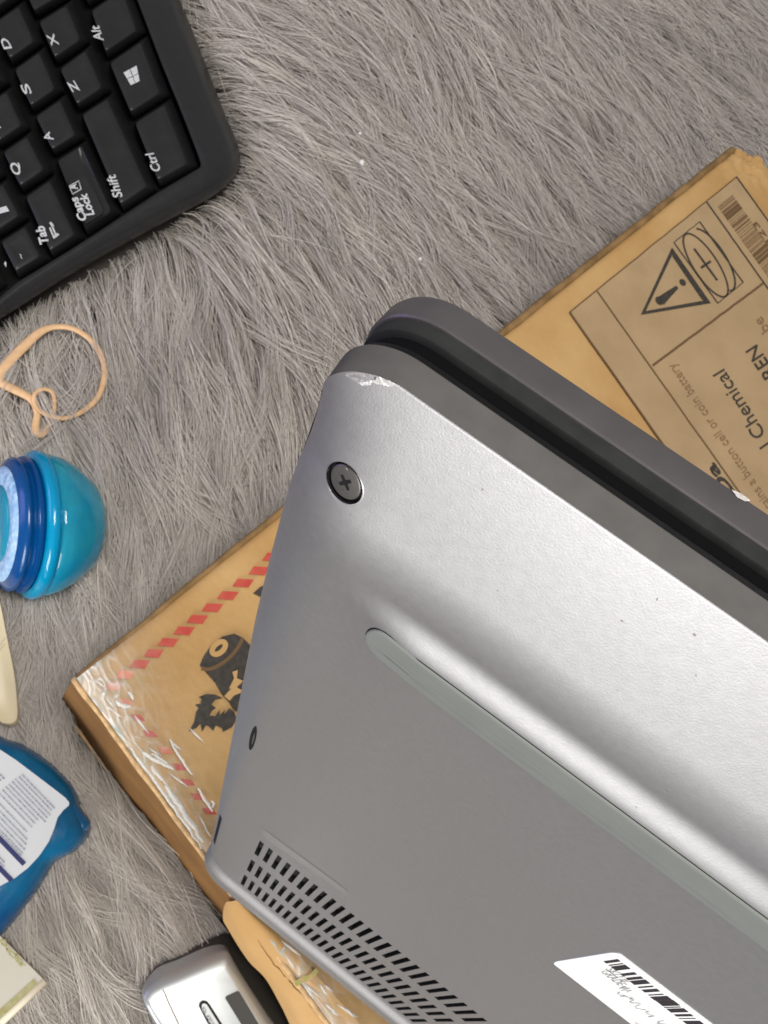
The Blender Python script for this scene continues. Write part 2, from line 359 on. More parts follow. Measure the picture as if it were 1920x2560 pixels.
for i in range(3):
    A, Bq = T[i], T[(i + 1) % 3]
    w_ = 0.00255 if i == 0 else 0.0019
    ia = A + (cen - A).normalized() * w_ * 1.75; ib = Bq + (cen - Bq).normalized() * w_ * 1.75
    mb.poly([A, Bq, ib, ia])
ex = catmull([B2(*c2(600, 1630)), B2(*c2(680, 1560)), B2(*c2(765, 1490))], 5)
stroke(mb, ex, list(np.linspace(0.0041, 0.0014, len(ex))))
dc = B2(*c2(588, 1625)); mb.poly([dc + Vector((math.cos(t), math.sin(t), 0)) * 0.00195 for t in np.linspace(0, 2 * math.pi, 16, endpoint=False)])
dc = B2(*c2(818, 1445)); mb.poly([dc + Vector((math.cos(t), math.sin(t), 0)) * 0.0016 for t in np.linspace(0, 2 * math.pi, 16, endpoint=False)])
mb.build('warning_triangle', M['boxink'], lab)
mb = MB()   # coin cell symbol: two nested ellipses with a plus
fr = [c2(730, 1050), c2(985, 845), c2(1415, 1445), c2(1165, 1650)]
for a, b, w_ in ((0, 3, .0006), (1, 2, .0007), (0, 1, .0004), (3, 2, .0004)): stroke(mb, wob(B2(*fr[a]), B2(*fr[b]), 12), w_)
def ell(cx, cy, ra, rb, ang, t0=0, t1=360, n=40):
    o = []
    for i in range(n + 1):
        t = math.radians(t0 + (t1 - t0) * i / n); x, y = ra * math.cos(t), rb * math.sin(t); c, s = math.cos(math.radians(ang)), math.sin(math.radians(ang))
        o.append(B2(*c2(cx + x * c - y * s, cy + x * s + y * c)))
    return o
stroke(mb, ell(1045, 1275, 365, 118, 57), 0.00085)
stroke(mb, ell(1118, 1222, 355, 125, 57.5, -168, 12), 0.0009)
stroke(mb, [B2(*c2(930, 1110)), B2(*c2(1160, 1425))], 0.0011); stroke(mb, [B2(*c2(1095, 1235)), B2(*c2(1000, 1300))], 0.0011)
mb.build('coin_cell_symbol', M['boxink'], lab)
mb = MB(); mb2 = MB()  # barcode
q0, q1, q2 = B2(*c2(1165, 695)), B2(*c2(1310, 580)), B2(*c2(1640, 1360))
dl = (q2 - q0).normalized(); wv = q1 - q0; x = 0.0
while x < 0.046:
    w_ = random.choice([.0005, .0008, .0012, .0016]); (mb if random.random() < .3 else mb2).poly([q0 + dl * x, q0 + dl * (x + w_), q0 + dl * (x + w_) + wv, q0 + dl * x + wv]); x += w_ + random.choice([.0001, .0003, .0006])
mb.build('barcode', M['boxline'], lab); mb2.build('barcode', M['boxsoft'], lab)
def tpx(mb, s, a, b, h=None, bold=0.0, z=0.0002): text_on(mb, s, at(*a, ZP + z), at(*b, ZP + z), UP, h, bold)
mb = MB(); tpx(mb, 'Ta6XA4323', c2(2140, 1660), c2(1545, 840), 0.0034); mb.build('label_text', M['boxline'], lab)
def tline(string, a, b, top, m, bold=0.0, full=None):
    """baseline a->b of the string and the height of the capitals at b, in detail coordinates"""
    A, Bq, T_ = at(*c3(*a), ZP + .0002), at(*c3(*b), ZP + .0002), at(*c3(*top), ZP + .0002)
    if full:
        w0 = text_geo(string, bold); w1 = text_geo(full, bold); A = Bq + (A - Bq) * ((w1[3] - w1[2]) / (w0[3] - w0[2])); string = full
    mb = MB(); text_on(mb, string, A, Bq, UP, (T_ - Bq).length, bold); mb.build('label_text', m, lab)
tline('Chemical', (1640, 1120), (1225, 478), (1118, 556), M['boxink'], .004, 'l Chemical')
tline('CHILDREN', (2070, 1010), (1548, 238), (1436, 312), M['boxink'], .008)
tline('Contains a button cell or coin battery', (1825, 2010), (738, 418), (668, 470), M['boxsoft'])
tline('should not be', (2175, 745), (1592, -42), (1512, 16), M['boxsoft'])
mb = MB(); tpx(mb, 'Da', c3(1330, 1690), c3(1120, 1400), 0.0058, 0.03); mb.build('label_text', M['boxink'], lab)

# red dashes and battery pictogram on the left
def c1(x, y): return (140 + x * 0.4522, 1250 + y * 0.4522)
mb, mbf = MB(), MB()
for i, (x, y) in enumerate([(1200, 315), (1125, 390), (1035, 458), (950, 527), (865, 594), (782, 658), (708, 722), (620, 786), (540, 847), (463, 906), (382, 965), (316, 1028)]):
    s = 0.92 if i > 7 else 1.0
    pts = [(x - 60 * s, y + 19), (x - 30 * s, y - 24), (x + 61 * s, y - 19), (x + 30 * s, y + 26)]
    (mbf if i > 9 else mb).poly([B_(*c1(*p)) for p in pts])
for i, (x, y) in enumerate([(385, 1118), (450, 1203), (520, 1292), (602, 1384), (683, 1475), (727, 1560), (786, 1640), (848, 1720)]):
    pts = [(x - 40, y - 20), (x + 18, y - 14), (x + 45, y + 18), (x - 18, y + 18)]
    (mbf if i in (0, 3) else mb).poly([B_(*c1(*p)) for p in pts])
mb.build('hazard_dashes', M['red'], box); mbf.build('hazard_dashes', M['redfade'], box)
mb = MB()
body = [(795, 915), (815, 865), (860, 800), (920, 755), (985, 738), (1035, 762), (1120, 850), (1180, 1000), (1130, 1180), (1040, 1190), (985, 1160), (955, 1115), (925, 1085), (880, 1010)]
mb.poly([B_(*c1(*p)) for p in body])
fl = [(735, 1278), (765, 1225), (775, 1170), (790, 1150), (770, 1130), (800, 1125), (805, 1100), (790, 1088), (830, 1072), (880, 1075), (925, 1095), (880, 1105), (860, 1130), (885, 1150), (862, 1165), (850, 1190), (880, 1195), (905, 1160), (905, 1190), (935, 1160), (930, 1185), (960, 1150), (985, 1170), (1000, 1210), (975, 1255), (925, 1282), (918, 1262), (885, 1245), (870, 1275), (845, 1250), (830, 1245), (808, 1280), (800, 1235), (775, 1262)]
mb.poly([B_(*c1(*p)) for p in fl])
mb.poly([B_(*c1(*p)) for p in [(1090, 515), (1130, 480), (1190, 455), (1190, 520), (1150, 545), (1120, 530)]])
mb.build('battery_pictogram', M['boxink'], box)
mb = MB()   # gaps in the pictogram where the board shows
def el1(cx, cy, ra, rb, ang, n=24):
    c, s = math.cos(math.radians(ang)), math.sin(math.radians(ang)); o = []
    for i in range(n): t = 2 * math.pi * i / n; o.append(B2(*c1(cx + ra * math.cos(t) * c - rb * math.sin(t) * s, cy + ra * math.cos(t) * s + rb * math.sin(t) * c)))
    return o
stroke(mb, el1(900, 818, 44, 26, -42), 0.0016, closed=True)
mb.poly([B2(*c1(*p)) for p in [(955, 1045), (985, 985), (975, 950), (1005, 940), (1000, 985), (1035, 1000), (1000, 1035), (1040, 1060), (985, 1080), (960, 1110), (930, 1085), (970, 1040), (925, 1055)]])
mb.poly([B2(*c1(*p)) for p in [(1150, 490), (1175, 480), (1175, 512), (1152, 518)]])
mb.build('pictogram_gap', M['kraft'], box)
mb = MB(); arc = [B2(*c1(*p)) for p in [(805, 930), (850, 935), (915, 905), (980, 850), (1020, 790), (1030, 765)]]; stroke(mb, catmull(arc, 5), 0.0011); mb.build('pictogram_rim', M['boxline'], box)
# green tape mark low on the box
mb = MB(); gp = catmull([at(738, 2461, ZP + 0.003), at(757, 2449, ZP + 0.003), at(775, 2443, ZP + 0.003), at(793, 2425, ZP + 0.003)], 6); stroke(mb, gp, 0.0014); mb.build('green_mark', M['green'], box)

# clear tape over the near corner: a crinkled film, its glare painted on in white
def film(name, outline_fn, na, nb, amp, seed, material, lift=0.0006):
    V_ = []
    for i in range(na):
        for j in range(nb):
            a, b = outline_fn(i / (na - 1), j / (nb - 1)); 
            q = Vector((a * 180, b * 180, seed)); rid = 1 - abs(noise.noise(q)) * 2.2
            z = ZP + lift + amp * max(0, rid) ** 2 + amp * 0.4 * noise.noise(q * 3)
            V_.append(bx(a, b, z))
    F_ = [(i * nb + j, i * nb + j + 1, (i + 1) * nb + j + 1, (i + 1) * nb + j) for i in range(na - 1) for j in range(nb - 1)]
    return fixnormals(mk(name, V_, F_, material, box, True))
def tape_glare():
    """tape wrapped over the edge; the white glare on it is painted in per vertex"""
    na, nb = 130, 420; V_, H_ = [], []
    for i in range(na):
        for j in range(nb):
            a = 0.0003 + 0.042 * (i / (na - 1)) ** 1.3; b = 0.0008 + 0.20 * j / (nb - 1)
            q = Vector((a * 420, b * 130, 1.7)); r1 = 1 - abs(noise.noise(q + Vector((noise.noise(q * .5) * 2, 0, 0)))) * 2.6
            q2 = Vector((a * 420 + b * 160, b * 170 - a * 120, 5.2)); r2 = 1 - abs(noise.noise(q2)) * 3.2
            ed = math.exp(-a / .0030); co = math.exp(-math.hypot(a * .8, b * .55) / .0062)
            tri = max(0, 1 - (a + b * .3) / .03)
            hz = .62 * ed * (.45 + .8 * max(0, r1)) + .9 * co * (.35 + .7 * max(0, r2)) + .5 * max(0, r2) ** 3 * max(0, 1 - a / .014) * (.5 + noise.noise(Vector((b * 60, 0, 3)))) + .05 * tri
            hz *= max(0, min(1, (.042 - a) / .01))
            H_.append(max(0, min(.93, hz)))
            V_.append(bx(a, b, ZP + .0004 + .0005 * max(0, r1) * ed + .0004 * max(0, r2) * (co + .2 * ed)))
    F_ = [(i * nb + j, i * nb + j + 1, (i + 1) * nb + j + 1, (i + 1) * nb + j) for i in range(na - 1) for j in range(nb - 1)]
    o = fixnormals(mk('clear_tape', V_, F_, M['glare_film'], box, True))
    at_ = o.data.attributes.new('glare', 'FLOAT', 'POINT'); at_.data.foreach_set('value', np.array(H_, np.float32))
tape_glare()
def wrinkle_glare():
    mb = MB()
    def c6(x, y): return (160 + x * 0.2712, 1650 + y * 0.2712)
    paths = [([(100, 175), (200, 190), (300, 215), (430, 225)], 0.0011), ([(110, 190), (200, 300), (290, 420), (400, 560), (520, 700)], 0.0013),
             ([(180, 230), (260, 290), (330, 340), (400, 400)], 0.0016), ([(270, 300), (340, 400), (420, 500), (510, 560)], 0.0012),
             ([(480, 370), (520, 410), (620, 430)], 0.0011), ([(590, 290), (620, 320), (640, 370)], 0.0008),
             ([(720, 850), (800, 900), (900, 950), (1010, 1000)], 0.0010), ([(800, 860), (880, 910), (960, 950)], 0.0006),
             ([(810, 980), (860, 1050), (920, 1110)], 0.0010), ([(930, 1150), (1020, 1280), (1120, 1420), (1200, 1540), (1290, 1680)], 0.0013),
             ([(970, 730), (1040, 850), (1110, 960), (1180, 1060)], 0.0006), ([(1230, 1180), (1300, 1290), (1370, 1400)], 0.0007), ([(1350, 1300), (1385, 1320), (1360, 1360)], 0.0006),
             ([(600, 800), (760, 1010), (940, 1260), (1130, 1520), (1270, 1740)], 0.0007), ([(880, 1060), (1010, 1240), (1180, 1480)], 0.0005)]
    for pts, r in paths[4:]:
        r *= .62
        P = catmull([at(*c6(*p), ZP + 0.0011) for p in pts], 8)
        rr = [r * (0.25 + 0.75 * math.sin(math.pi * min(1, max(0, (i + .5) / len(P)))) ** .6) * (1 + 0.35 * noise.noise(Vector((i * .5, r * 9000, 0)))) for i in range(len(P))]
        P = [p + Vector((0.0004 * noise.noise(p * 500), 0.0004 * noise.noise(p * 500 + Vector((9, 9, 9))), 0)) for p in P]
        tube(mb, P, rr, 8, flat=0.45)
    rr0 = random.Random(5)
    for k in range(45):
        t = rr0.random(); b_ = .004 + .165 * t; a_ = abs(rr0.gauss(0, .0032)) + .0006 if t > .2 else abs(rr0.gauss(0, .008)) + .001
        l = rr0.uniform(.002, .007); da = rr0.uniform(-.12, .35) * l
        P = [bx(a_ + da * q, b_ + l * q, ZP + .0007) for q in (0, .33, .66, 1)]
        tube(mb, P, [.0001, rr0.uniform(.0002, .0004), rr0.uniform(.0002, .0004), .0001], 6, flat=.5)
    mb.build('tape_wrinkle_glare', M['glare_white'], box, True)
wrinkle_glare()

# ================================================================== THE LAPTOP
mm = 0.001
V3 = Vector((-520, -1280, -2400)).normalized(); U3 = Vector((14341, -10324, 2400)); U3 = (U3 - V3 * U3.dot(V3)).normalized(); N3 = -U3.cross(V3)
Uw, Vw, Nw = R @ U3, R @ V3, R @ N3
Q = at(560, 2235, ZB)                      # rear corner region rests on the box
def LP(u, v, h): return Q + (Uw * u + Vw * v + Nw * h) * mm
V0, V1 = -236.5, -20.5
UL, UR_ = -8.8, 250.0
RC = 6.2
def sstep(x, a, b):
    t = max(0.0, min(1.0, (x - a) / (b - a))); return t * t * (3 - 2 * t)
def ul0(v): return UL + 0.35 * (1 - sstep(v, V0 - 4, -202))
def u_left(v):
    d = v - V0
    if d < RC: return ul0(v) + RC - math.sqrt(max(0, RC * RC - (RC - d) ** 2))
    d = V1 - v
    if d < 6: return UL + 6 - math.sqrt(max(0, 36 - (6 - d) ** 2))
    return ul0(v)
def prof(u, v):
    # underside relief: tapered front, step up to the foot, flat middle, lip behind the vents
    d = v - V0
    if d < 12: ch = -6.0 + 0.31 * d
    elif d < 19: t = d - 12; ch = -2.28 + 0.31 * t - 0.31 / 14 * t * t
    else: ch = -1.195
    S_ = 1.195
    k = sstep(u, -1.0, 9.0)
    h = ch + S_ * (k * sstep(v, -218.3, -213.9) + (1 - k) * sstep(v, -228, -185))
    h += 2.0 * sstep(v, -36.8, -31.5)            # rear lip
    h -= 3.0 * ((v + 25) / 4.5) ** 2 if v > -25 else 0
    return h
def hsurf(u, v):
    d = u - ul0(v); h = prof(u, v)
    wL = 9.5; dep = 0.3 + min(3.6, 0.33 * (v - V0))
    if d < wL: h -= dep * (1 - math.sqrt(max(0, 1 - (1 - max(0, d) / wL) ** 2.4)))
    dv = v - V0
    if dv < 0.15: h -= 0.06 * (1 - dv / 0.15) ** 2
    return h
def on_surf(x, y):
    r = ray(x, y); o = Vector((0, 0, CAM_H)); h = 0.0
    for _ in range(30):
        t = ((Q + Nw * h * mm - o).dot(Nw)) / r.dot(Nw); p = o + r * t - Q
        u, v = p.dot(Uw) / mm, p.dot(Vw) / mm
        h += 0.5 * (hsurf(u, max(V0, min(V1, v))) - h)
    return u, v
laptop = thing('laptop', 'closed silver laptop held on edge over the box with its vented underside facing out', 'laptop', Q)
scu, scv = on_surf(860, 1208)
ROWS = [(-101, -85.5), (-77.5, -62.0), (-54.0, -38.0)]
PITCH, HW = 2.12, 1.0; NCOL = 52
cols = [(3.0 + i * PITCH, 3.0 + i * PITCH + HW) for i in range(NCOL)]
ug = sorted(set([round(x, 3) for x in list(np.linspace(0, 10, 26)) + [12.2] + [a - UL for a, b in cols] + [b - UL for a, b in cols] + list(np.linspace(124, UR_ - UL, 14))]))
vg = sorted(set([round(x, 3) for x in [V0 + RC * (1 - math.cos(t)) for t in np.linspace(0, math.pi / 2, 22)] + [V0 + .12, V0 + .25, V0 + .4, V0 + .55] + list(np.arange(-228, -205, 0.35)) + list(np.linspace(-204.8, -110, 28)) + [r for a in ROWS for r in a] + list(np.arange(-37.2, -21, 0.35)) + [V1 - 6 * (1 - math.cos(t)) for t in np.linspace(0, math.pi / 2, 10)]]))
def lap_shell():
    V_, idx = [], {}
    for j, v in enumerate(vg):
        ul = u_left(v); shift = ul - UL
        for i, d in enumerate(ug):
            k = max(0, 1 - d / 12.0); u = UL + d + shift * k
            idx[i, j] = len(V_); V_.append(LP(u, v, hsurf(u, v)))
    F_ = []; W_ = []; 
    colset = {round(a - UL, 3): 1 for a, b in cols}; rowset = {round(a, 3): 1 for a, b in ROWS}
    rowm = [((a + b) / 2, a, b) for a, b in ROWS]
    hv, hf = [], []
    for j in range(len(vg) - 1):
        vm = (vg[j] + vg[j + 1]) / 2; inrow = any(a < vm < b for a, b in ROWS)
        for i in range(len(ug) - 1):
            um = (ug[i] + ug[i + 1]) / 2 + UL
            if inrow and any(a < um < b for a, b in cols): continue
            k = max(0, 1 - (um - UL) / 12.0); uu = um + (u_left(vm) - UL) * k
            if (LP(uu, vm, 0) - LP(scu, scv, 0)).length < 1.9 * mm: continue
            F_.append((idx[i, j], idx[i, j + 1], idx[i + 1, j + 1], idx[i + 1, j]))
    # wall round the outline, down to the seam
    rim = [(idx[len(ug) - 1, j]) for j in range(len(vg) - 1, -1, -1)]
    rim = [idx[i, 0] for i in range(len(ug) - 1, -1, -1)] + [idx[0, j] for j in range(1, len(vg))] + [idx[i, len(vg) - 1] for i in range(1, len(ug))]
    o = mk('bottom_cover', V_, F_, M['paint'], laptop, 40); fixnormals(o)
    if o.data.polygons[len(F_) // 2].normal.dot(Nw) < 0: o.data.flip_normals()
    for (a, b) in ROWS:              # walls of the vent slots
        for (c, d) in cols:
            b0 = len(hv); dp = -1.6
            ring = [(c, a), (d, a), (d, b), (c, b)]
            hv += [LP(x, y, hsurf(x, y)) for x, y in ring] + [LP(x, y, dp) for x, y in ring]
            hf += [(b0 + k, b0 + (k + 1) % 4, b0 + 4 + (k + 1) % 4, b0 + 4 + k) for k in range(4)] + [(b0 + 4, b0 + 5, b0 + 6, b0 + 7)]
    mk('vent_slots', hv, hf, M['hole'], laptop, kind='stuff')
    return V_, idx, rim
SV, SI, RIM = lap_shell()
def outline(e, nc=16):
    """closed outline of the slab inset by e (u,v)"""
    pts = []; r = RC - e
    for t in np.linspace(0, math.pi / 2, nc): pts.append((UL + RC - r * math.sin(t), V0 + RC - r * math.cos(t)))
    for v in np.linspace(V0 + RC + 3, V1 - 8, 20): pts.append((UL + e, v))
    r = 6 - e
    for t in np.linspace(math.pi / 2, 0, 8): pts.append((UL + 6 - r * math.sin(t), V1 - 6 + r * math.cos(t)))
    pts += [(UR_ - e, V1 - e), (UR_ - e, V0 + e)]
    for u in np.linspace(UR_ - 4, UL + RC + 2, 60): pts.append((u, V0 + e))
    return pts
def slab(name, levels, material, **k):
    mb = MB(); loops = [[LP(u, v, h) for u, v in outline(e)] for e, h in levels]
    loft(mb, loops, True, True); o = mb.build(name, material, laptop, 35, **k); fixnormals(o); return o
# frame: the grey side band, its top follows the cover rim
def frame():
    mb = MB(); ol = outline(0.03); n = len(ol)
    ol = [(max(u, u_left(v) + .03), v) for u, v in ol]; top = [LP(u, v, hsurf(u, v) - 0.02) for u, v in ol]
    l2 = [LP(u, v, -8.7) for u, v in outline(0.0)]; l3 = [LP(u, v, -9.0) for u, v in outline(0.3)]; l4 = [LP(u, v, -9.05) for u, v in outline(2.5)]
    loft(mb, [top, l2, l3, l4], True, False); o = mb.build('side_frame', M['side'], laptop, 35); fixnormals(o)
frame()
slab('seam_strip', [(0.9, -8.9), (0.45, -9.15), (0.4, -9.5), (0.75, -9.9), (0.95, -11.0)], M['gloss'])
slab('screen_bezel', [(1.9, -10.85), (0.7, -10.95), (0.4, -11.15), (0.3, -12.45)], M['bezel'])
lidd = slab('lid', [(0.5, -12.3), (0.12, -12.35), (0.0, -12.5), (0.0, -14.6), (0.15, -15.0), (0.6, -15.25)], M['lid'])

# foot
def capsule(u0, v0, v1, u1, n=12, inset=0.0):
    r = (v1 - v0) / 2 - inset; c = (v0 + v1) / 2; o = []
    for t in np.linspace(math.pi / 2, 3 * math.pi / 2, n): o.append((u0 + (v1 - v0) / 2 + r * math.cos(t) * 0.75, c - r * math.sin(t) * -1))
    for u in np.linspace(u0 + 6, u1, 60): o.append((u, c - r))
    for u in np.linspace(u1, u0 + 6, 60): o.append((u, c + r))
    return o
def foot():
    VA, VBk = -214.4, -209.0; U0 = 3.1
    def hh(u, v): return hsurf(u, v)
    mb = MB()
    lo = [LP(u, v, hh(u, v) - 0.3) for u, v in capsule(U0, VA, VBk, 230)]; hi = [LP(u, v, max(hh(u, v), -0.35) + 0.03) for u, v in capsule(U0, VA, VBk, 230)]
    loft(mb, [lo, hi]); mb.build('foot_groove', M['dark'], laptop)
    mb = MB()
    def lvl(ins, dz): return [LP(u, v, max(hh(u, v), -0.25) + dz) for u, v in capsule(U0, VA, VBk, 230, 12, ins)]
    loft(mb, [lvl(.12, -.25), lvl(.12, .08), lvl(.22, .15), lvl(.5, .17), lvl(1.0, .18), lvl(1.6, .18), lvl(2.2, .18), lvl(2.62, .18)]); o = mb.build('rubber_foot', M['rubber'], laptop, 60); fixnormals(o)
    mb = MB(); rq = random.Random(4)
    for u0, u1, v_ in [(5, 12, -210.9), (9, 16, -210.5), (15, 22, -210.3), (18, 24, -210.7), (26, 30.5, -210.2), (29, 36, -210.5), (37, 43, -210.3)]:
        P = [LP(u0 + (u1 - u0) * q / 8, v_ + .07 * noise.noise(Vector((u0 + q, 3, v_))), .19 + max(hh(u0 + (u1 - u0) * q / 8, v_), -0.35)) for q in range(9)]
        stroke(mb, P, [(.03 + .22 * math.sin(math.pi * q / 8) * rq.uniform(.2, .6)) * mm for q in range(9)], Nw)
    mb.build('foot_scuff', mat('scuff_dirt', (0.17, 0.18, 0.155), 0.8), bpy.data.objects['rubber_foot']).location = (0, 0, 0)
foot()

# captive screw in its bored recess
def surf_frame(u, v):
    e = .15
    a = (LP(u + e, v, hsurf(u + e, v)) - LP(u - e, v, hsurf(u - e, v))).normalized(); b = (LP(u, v + e, hsurf(u, v + e)) - LP(u, v - e, hsurf(u, v - e)))
    n = b.cross(a); n = n if n.dot(Nw) > 0 else -n; n.normalize(); b = n.cross(a).normalized(); return a, b, n
def screw():
    a, b, n = surf_frame(scu, scv); c = LP(scu, scv, hsurf(scu, scv))
    # the head's bore faces halfway between the cover and the eye line of the slope
    def ring(r, dz, k=40, follow=False):
        o = []
        for i in range(k):
            t = 2 * math.pi * i / k; p = c + (a * math.cos(t) + b * math.sin(t)) * r * mm
            if follow:
                d = p - Q; u, v = d.dot(Uw) / mm, d.dot(Vw) / mm; p = LP(u, v, hsurf(u, v)) + Nw * dz * mm
            else: p = p + n * dz * mm
            o.append(p)
        return o
    mb = MB(); loft(mb, [ring(2.3, .004, follow=True), ring(2.1, .008, follow=True), ring(1.95, .008, follow=True), ring(1.85, .008, follow=True), ring(1.78, -.02)], False); o = mb.build('screw_seat', M['paint'], laptop, True); fixnormals(o)
    mb = MB(); loft(mb, [ring(1.78, -.02), ring(1.74, -.55), ring(1.3, -.62)], True); mb.build('screw_recess', M['dark'], laptop)
    head = thing_child = None
    mb = MB(); loft(mb, [ring(1.50, -.6), ring(1.50, -.22), ring(1.42, -.14), ring(1.36, -.13)], True); hd = mb.build('screw', M['screw'], laptop, 40); fixnormals(hd)
    hd.data.update()
    mb = MB(); ang0 = 1.0; pts = []
    ls = [.62, .22, .55, .22, .66, .22, .58, .22]
    for i in range(4):
        t = ang0 + i * math.pi / 2
        dx, dy = math.cos(t), math.sin(t); w_ = .14
        for L_, s in ((.66, -1), (.66, 1)):
            pts.append(c + (a * (dx * L_ - dy * s * w_) + b * (dy * L_ + dx * s * w_)) * mm + n * -.115 * mm)
        t2 = t + math.pi / 4; pts.append(c + (a * math.cos(t2) + b * math.sin(t2)) * .25 * mm + n * -.115 * mm)
    mb.poly(pts); mb.build('cross_recess', M['dark'], hd)
    hd.children[0].location = (0, 0, 0)
screw()
# second, small screw hole and the slot on the left edge
def small_marks():
    u, v = on_surf(632, 1846)
    mb = MB(); pts = [(u + .5 * math.cos(t), v + 6.2 * math.sin(t)) for t in np.linspace(0, 2 * math.pi, 24, endpoint=False)]
    mb.poly([LP(x, y, hsurf(x, y) + .05) for x, y in pts]); mb.build('small_screw_recess', M['dark'], laptop)
    mb = MB(); pts = [(u + .14 + .13 * math.cos(t), v - .4 + 3.0 * math.sin(t)) for t in np.linspace(0, 2 * math.pi, 20, endpoint=False)]
    mb.poly([LP(x, y, hsurf(x, y) + .09) for x, y in pts]); mb.build('small_screw', M['screw'], laptop)
    u1, v1 = on_surf(549, 2032); u2, v2 = on_surf(533, 2098)
    mb = MB(); mb.poly([LP(x, y, hsurf(x, y) + .06) for x, y in [(u1 + .2, v1), (u1 + 1.1, v1), (u2 + 1.1, v2), (u2 + .2, v2)]]); mb.build('lock_slot', M['dark'], laptop)
    # faint adhesive strip above the vents
    mb = MB(); g = [(2.6, -112.8), (20.5, -116.0), (21.2, -111.8), (3.4, -106.5)]
    mb.poly([LP(x, y, .05) for x, y in g]); mb.build('adhesive_patch', mat('adhesive_patch', (0.30, 0.305, 0.29), 0.45, 0.5, 0.5), laptop)
small_marks()
# chipped paint at the corner and nicks on the lid
def chips():
    def patch(name, pts, mt, dz, jit=.0):
        P = []
        for x, y in pts:
            u, v = on_surf(800 + x * .3014, 700 + y * .3014); v = max(v, V0 + .02); u = max(u, u_left(v) + .05)
            P.append(LP(u, v, hsurf(u, v) + dz))
        P = catmull(P, 5, closed=True)
        P = [p + (Uw * noise.noise(p * 9000) + Vw * noise.noise(p * 9000 + Vector((5, 5, 5)))) * .09 * mm for p in P]
        mb = MB(); c = sum(P, Vector()) / len(P); mb.add(P + [c], [(i, (i + 1) % len(P), len(P)) for i in range(len(P))]); return mb.build(name, mt, laptop)
    patch('paint_chip', [(215, 790), (250, 762), (330, 742), (420, 748), (468, 770), (455, 835), (380, 862), (300, 845), (250, 815)], M['chipgrey'], .02)
    patch('paint_chip', [(300, 842), (350, 846), (420, 838), (452, 822), (440, 850), (385, 872), (340, 866)], M['bare'], .035)
    patch('paint_chip', [(470, 785), (520, 796), (570, 815), (625, 862), (590, 884), (520, 868), (455, 858), (448, 838), (466, 815)], M['bare'], .03)
    patch('paint_chip', [(456, 800), (466, 800), (460, 828), (452, 830)], M['screw'], .04)
    mb = MB()
    for u, w_ in [(20.5, 1.5), (23.6, 1.3), (33.0, 1.6)]:
        pts = [(u + x * w_ , h_) for x, h_ in [(-.5, -14.9), (-.1, -14.6), (.3, -14.7), (.5, -15.05), (0, -15.1)]]
        mb.poly([LP(x, V0 - .03, h_) for x, h_ in pts])
    mb.build('lid_nicks', M['bare'], laptop)
chips()
def dust():
    mb = MB(); rd = random.Random(11)
    for k in range(70):
        u, v = rd.uniform(-6, 52), rd.uniform(V0 + 1, -110); r = rd.choice([.04, .05, .06, .09]) * (1 if v < -200 else 1.6)
        n_ = 6; L_ = rd.uniform(1, 2.5); an = rd.uniform(0, 3.14)
        if -215 < v < -208 and u > 3: continue
        pts = []
        for i in range(n_):
            t = 2 * math.pi * i / n_; x, y = r * L_ * math.cos(t), r * math.sin(t); uu, vv = u + x * math.cos(an) - y * math.sin(an), v + x * math.sin(an) + y * math.cos(an)
            pts.append(LP(uu, vv, hsurf(uu, vv) + .03))
        mb.poly(pts)
    mb.build('dust_specks', mat('dust', (0.30, 0.29, 0.28), 0.8), laptop, kind='stuff')
dust()
